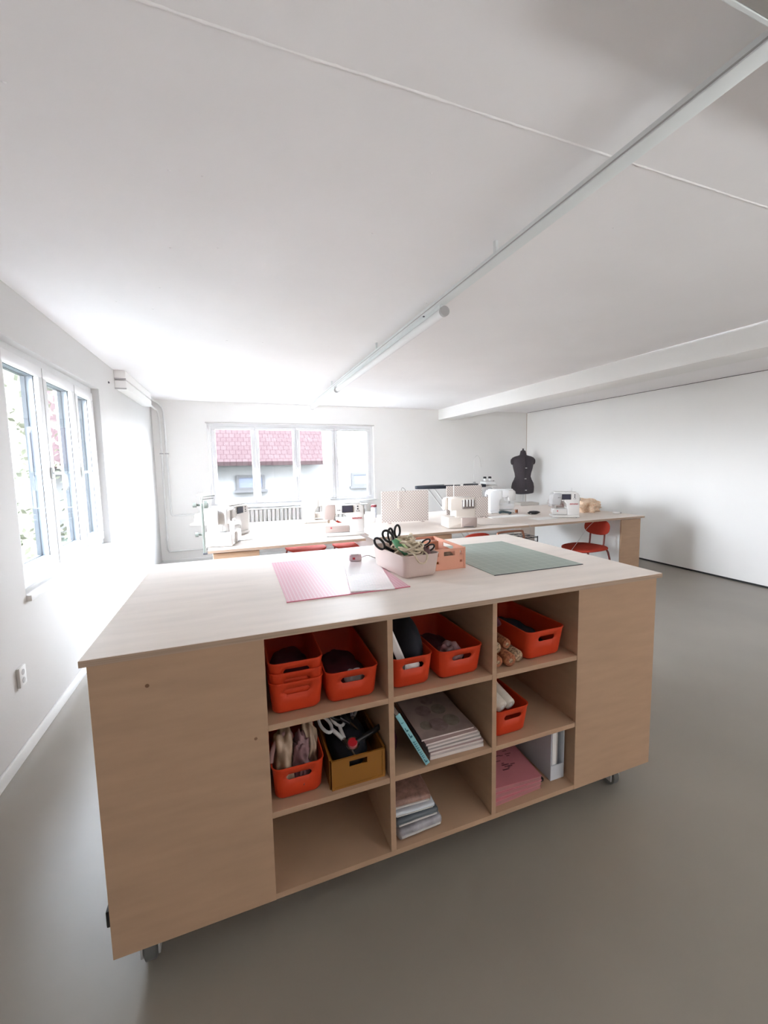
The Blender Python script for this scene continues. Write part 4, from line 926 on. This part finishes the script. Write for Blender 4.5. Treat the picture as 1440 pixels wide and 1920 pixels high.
obj('back_hoop', tube(new(), smooth_path([(-.13, -.19, .45), (-.13, -.20, .63), (-.11, -.2, .665), (-.09, -.20, .63), (-.09, -.19, .45)]), .008, 8), m_copper, t, 60)
# low wire rack under right desk
t = thing('wire_rack', 'dark wire rack standing under the right desk beside the cabinet', 'rack', (3.30, 4.55, 0))
for z_ in (.10, .36, .42):
    g = new()
    for i in range(7): tube(g, [(-.25+i*.083, -.15, z_), (-.25+i*.083, .15, z_)], .004, 6)
    for y_ in (-.15, 0, .15): tube(g, [(-.25, y_, z_-.005), (.25, y_, z_-.005)], .006, 6)
    obj('rack_shelf', g, m_dgrey, t, 60)
for sx in (-.25, .25):
    for sy in (-.15, .15): obj('leg', tube(new(), [(sx, sy, 0), (sx, sy, .43)], .007, 8), m_dgrey, t, 60)
o = obj('black_adapter', box(new(), -.05, .05, -.03, .03, 0, .03, .008, 3), m_black, None, 50, loc=(3.10, 4.50, .427)); tag(o, 'black power adapter lying on the wire rack', 'adapter')

# ------------------------------------------------------------ ironing board, iron station
IZ = .985
t = thing('ironing_board', 'long ironing board with a black cover in front of the back wall', 'ironing board', (3.16, 5.95, 0), R(1))
prof = [(-.64, 0), (-.62, .05), (-.55, .10), (-.40, .145), (-.2, .17), (.5, .17), (.52, 0)]
pts = prof+[(x_, -y_) for x_, y_ in prof[-2:0:-1]]
obj('board_top', prism(new(), pts, IZ, IZ+.045, 'z', .008, 3), m_ironb, t, 50)
lg = new(); tube(lg, [(-.4, -.13, 0.01), (.38, -.13, IZ)], .012, 8); tube(lg, [(-.4, .13, 0.01), (.38, .13, IZ)], .012, 8); tube(lg, [(-.4, -.2, .012), (-.4, .2, .012)], .012, 8); obj('leg', lg, m_lgrey, t, 60)
lg = new(); tube(lg, [(.4, -.12, 0.01), (-.38, -.12, IZ)], .012, 8); tube(lg, [(.4, .12, 0.01), (-.38, .12, IZ)], .012, 8); tube(lg, [(.4, -.2, .012), (.4, .2, .012)], .012, 8); obj('leg', lg, m_lgrey, t, 60)
for x_ in (.04, .36): obj('cover_strap', box(new(), x_, x_+.045, -.174, -.168, IZ-.03, IZ+.055), m_paper, t)
obj('iron_rest', box(new(), .52, .74, -.13, .13, IZ+.005, IZ+.02, .004), m_lgrey, t, 40)
t = thing('steam_station', 'white steam station with black knobs at the right end of the ironing board', 'steam iron', (3.80, 5.95, IZ+.0205))
obj('station_body', box(new(), -.10, .10, -.09, .09, 0, .06, .02, 4), m_white, t, 50)
obj('soleplate', prism(new(), [(-.10, -.03), (.06, -.05), (.12, 0), (.06, .05), (-.10, .03)], .06, .072, 'z'), m_steel, t)
for x_ in (-.06, .035):
    obj('knob_stem', lathe(new(), [(.022, .07), (.022, .105)], x_, 0, 14), m_white, t, 60); obj('knob', lathe(new(), [(.026, .105), (.026, .13), (.02, .136)], x_, 0, 14), m_black, t, 60)
cp = thing('cable_holder', 'thin upright wire cable holder above the ironing board', 'cable holder', (3.60, 6.0, IZ+.046))
obj('wire', tube(new(), smooth_path([(-.02, 0, 0), (-.03, 0, .2), (-.025, 0, .36), (.01, 0, .44), (.05, 0, .44), (.085, 0, .38), (.10, 0, .26)]), .003, 6), m_lgrey, cp, 60)
obj('wire_clamp', box(new(), -.035, -.005, -.015, .015, 0, .03), m_grey, cp)
t = thing('iron_pouch', 'grey round pad hanging below the right end of the ironing board', 'pad', (3.69, 5.76, .90)); obj('pad', blob(new(), (0, 0, 0), (.10, .02, .085), 3, .12, 2, 5, .9), m_grey, t, 180); obj('hanging_loop', tube(new(), [(0, 0, .07), (0, 0.015, .088)], .003, 6), m_grey, t)

# ------------------------------------------------------------ dress form
t = thing('dress_form', 'charcoal dress form torso on a stand in the back right corner', 'dress form', (4.74, 6.30, 0), R(-12))
n = 40; sect = [(.82, .195, .12), (.86, .202, .13), (.93, .205, .135), (1.00, .190, .128), (1.06, .158, .112), (1.11, .140, .10), (1.17, .148, .105), (1.24, .170, .118), (1.30, .182, .125), (1.36, .195, .118), (1.41, .205, .10), (1.44, .198, .085), (1.463, .15, .07), (1.478, .085, .058), (1.49, .058, .052), (1.53, .050, .048), (1.545, .044, .042)]
tb_ = new(); rings = []
for z_, a_, b_ in sect:
    rings.append([(a_*math.copysign(abs(math.cos(2*PI*i/n))**.9, math.cos(2*PI*i/n)), b_*math.sin(2*PI*i/n)-(.035*math.exp(-((z_-1.29)/.06)**2)*math.exp(-((abs(math.cos(2*PI*i/n))-.45)/.25)**2) if math.sin(2*PI*i/n) < 0 else 0), z_) for i in range(n)])
ring_loft(tb_, rings); torso = obj('torso', tb_, m_dress, t, 70)
for sx in (-1, 1):
    p = new(); ring_loft(p, [[(sx*(.195+xx), r*.75*math.cos(2*PI*k/20), 1.375+r*math.sin(2*PI*k/20)) for k in range(20)] for xx, r in ((-.02, .055), (.012, .055), (.022, .045))]); obj('arm_cap', p, m_dress, t, 60)
g = new(); box(g, -.003, .003, -.128, -.1, .84, 1.46)
gs = new(); 
for z_ in (.84,): pass
se = new()
prevs = [(.84, .128), (.93, .137), (1.0, .130), (1.06, .114), (1.11, .102), (1.17, .107), (1.24, .122), (1.29, .132), (1.36, .120), (1.41, .102), (1.44, .087), (1.463, .072)]
tube(se, [(0, -b_-.001, z_) for z_, b_ in prevs], .004, 6); obj('center_seam', se, m_black, torso, 60)
for z_, b_ in ((1.26, .129), (1.075, .111), (.875, .133)):
    d = new(); box(d, -.016, .016, -b_-.008, -b_+.004, z_-.006, z_+.006, .002); obj('adjuster_dial', d, m_lgrey, torso, 50)
obj('neck_cap', lathe(new(), [(.046, 0), (.048, .01), (.03, .02), (.012, .028), (.014, .05), (.01, .056)], n=20, z0=1.545), m_dress, t, 60)
obj('base_plate', lathe(new(), [(.10, .80), (.17, .812), (.18, .82)], n=32, sy=.65), m_dgrey, t, 60)
st = new(); tube(st, [(0, 0, .12), (0, 0, .82)], .014, 12); obj('stand_pole', st, m_lgrey, t, 60)
for k in range(4):
    a_ = k*PI/2+.4; obj('leg', tube(new(), smooth_path([(.012*math.cos(a_), .012*math.sin(a_), .16), (.15*math.cos(a_), .15*math.sin(a_), .06), (.24*math.cos(a_), .24*math.sin(a_), .01)]), .010, 8), m_lgrey, t, 60)
t = thing('cardboard_box', 'pale beige box standing below the dress form', 'box', (4.49, 5.86, 0), R(-10))
obj('box_body', box(new(), -.16, .16, -.12, .12, 0, .66, .004), mat('pale_card', (.55, .48, .43), .7), t); obj('box_lid', box(new(), -.163, .163, -.123, .123, .66, .70, .004), mat('pale_lid', (.50, .46, .42), .7), t)
# shelf behind perforated boards: grey cabinet below ironing board
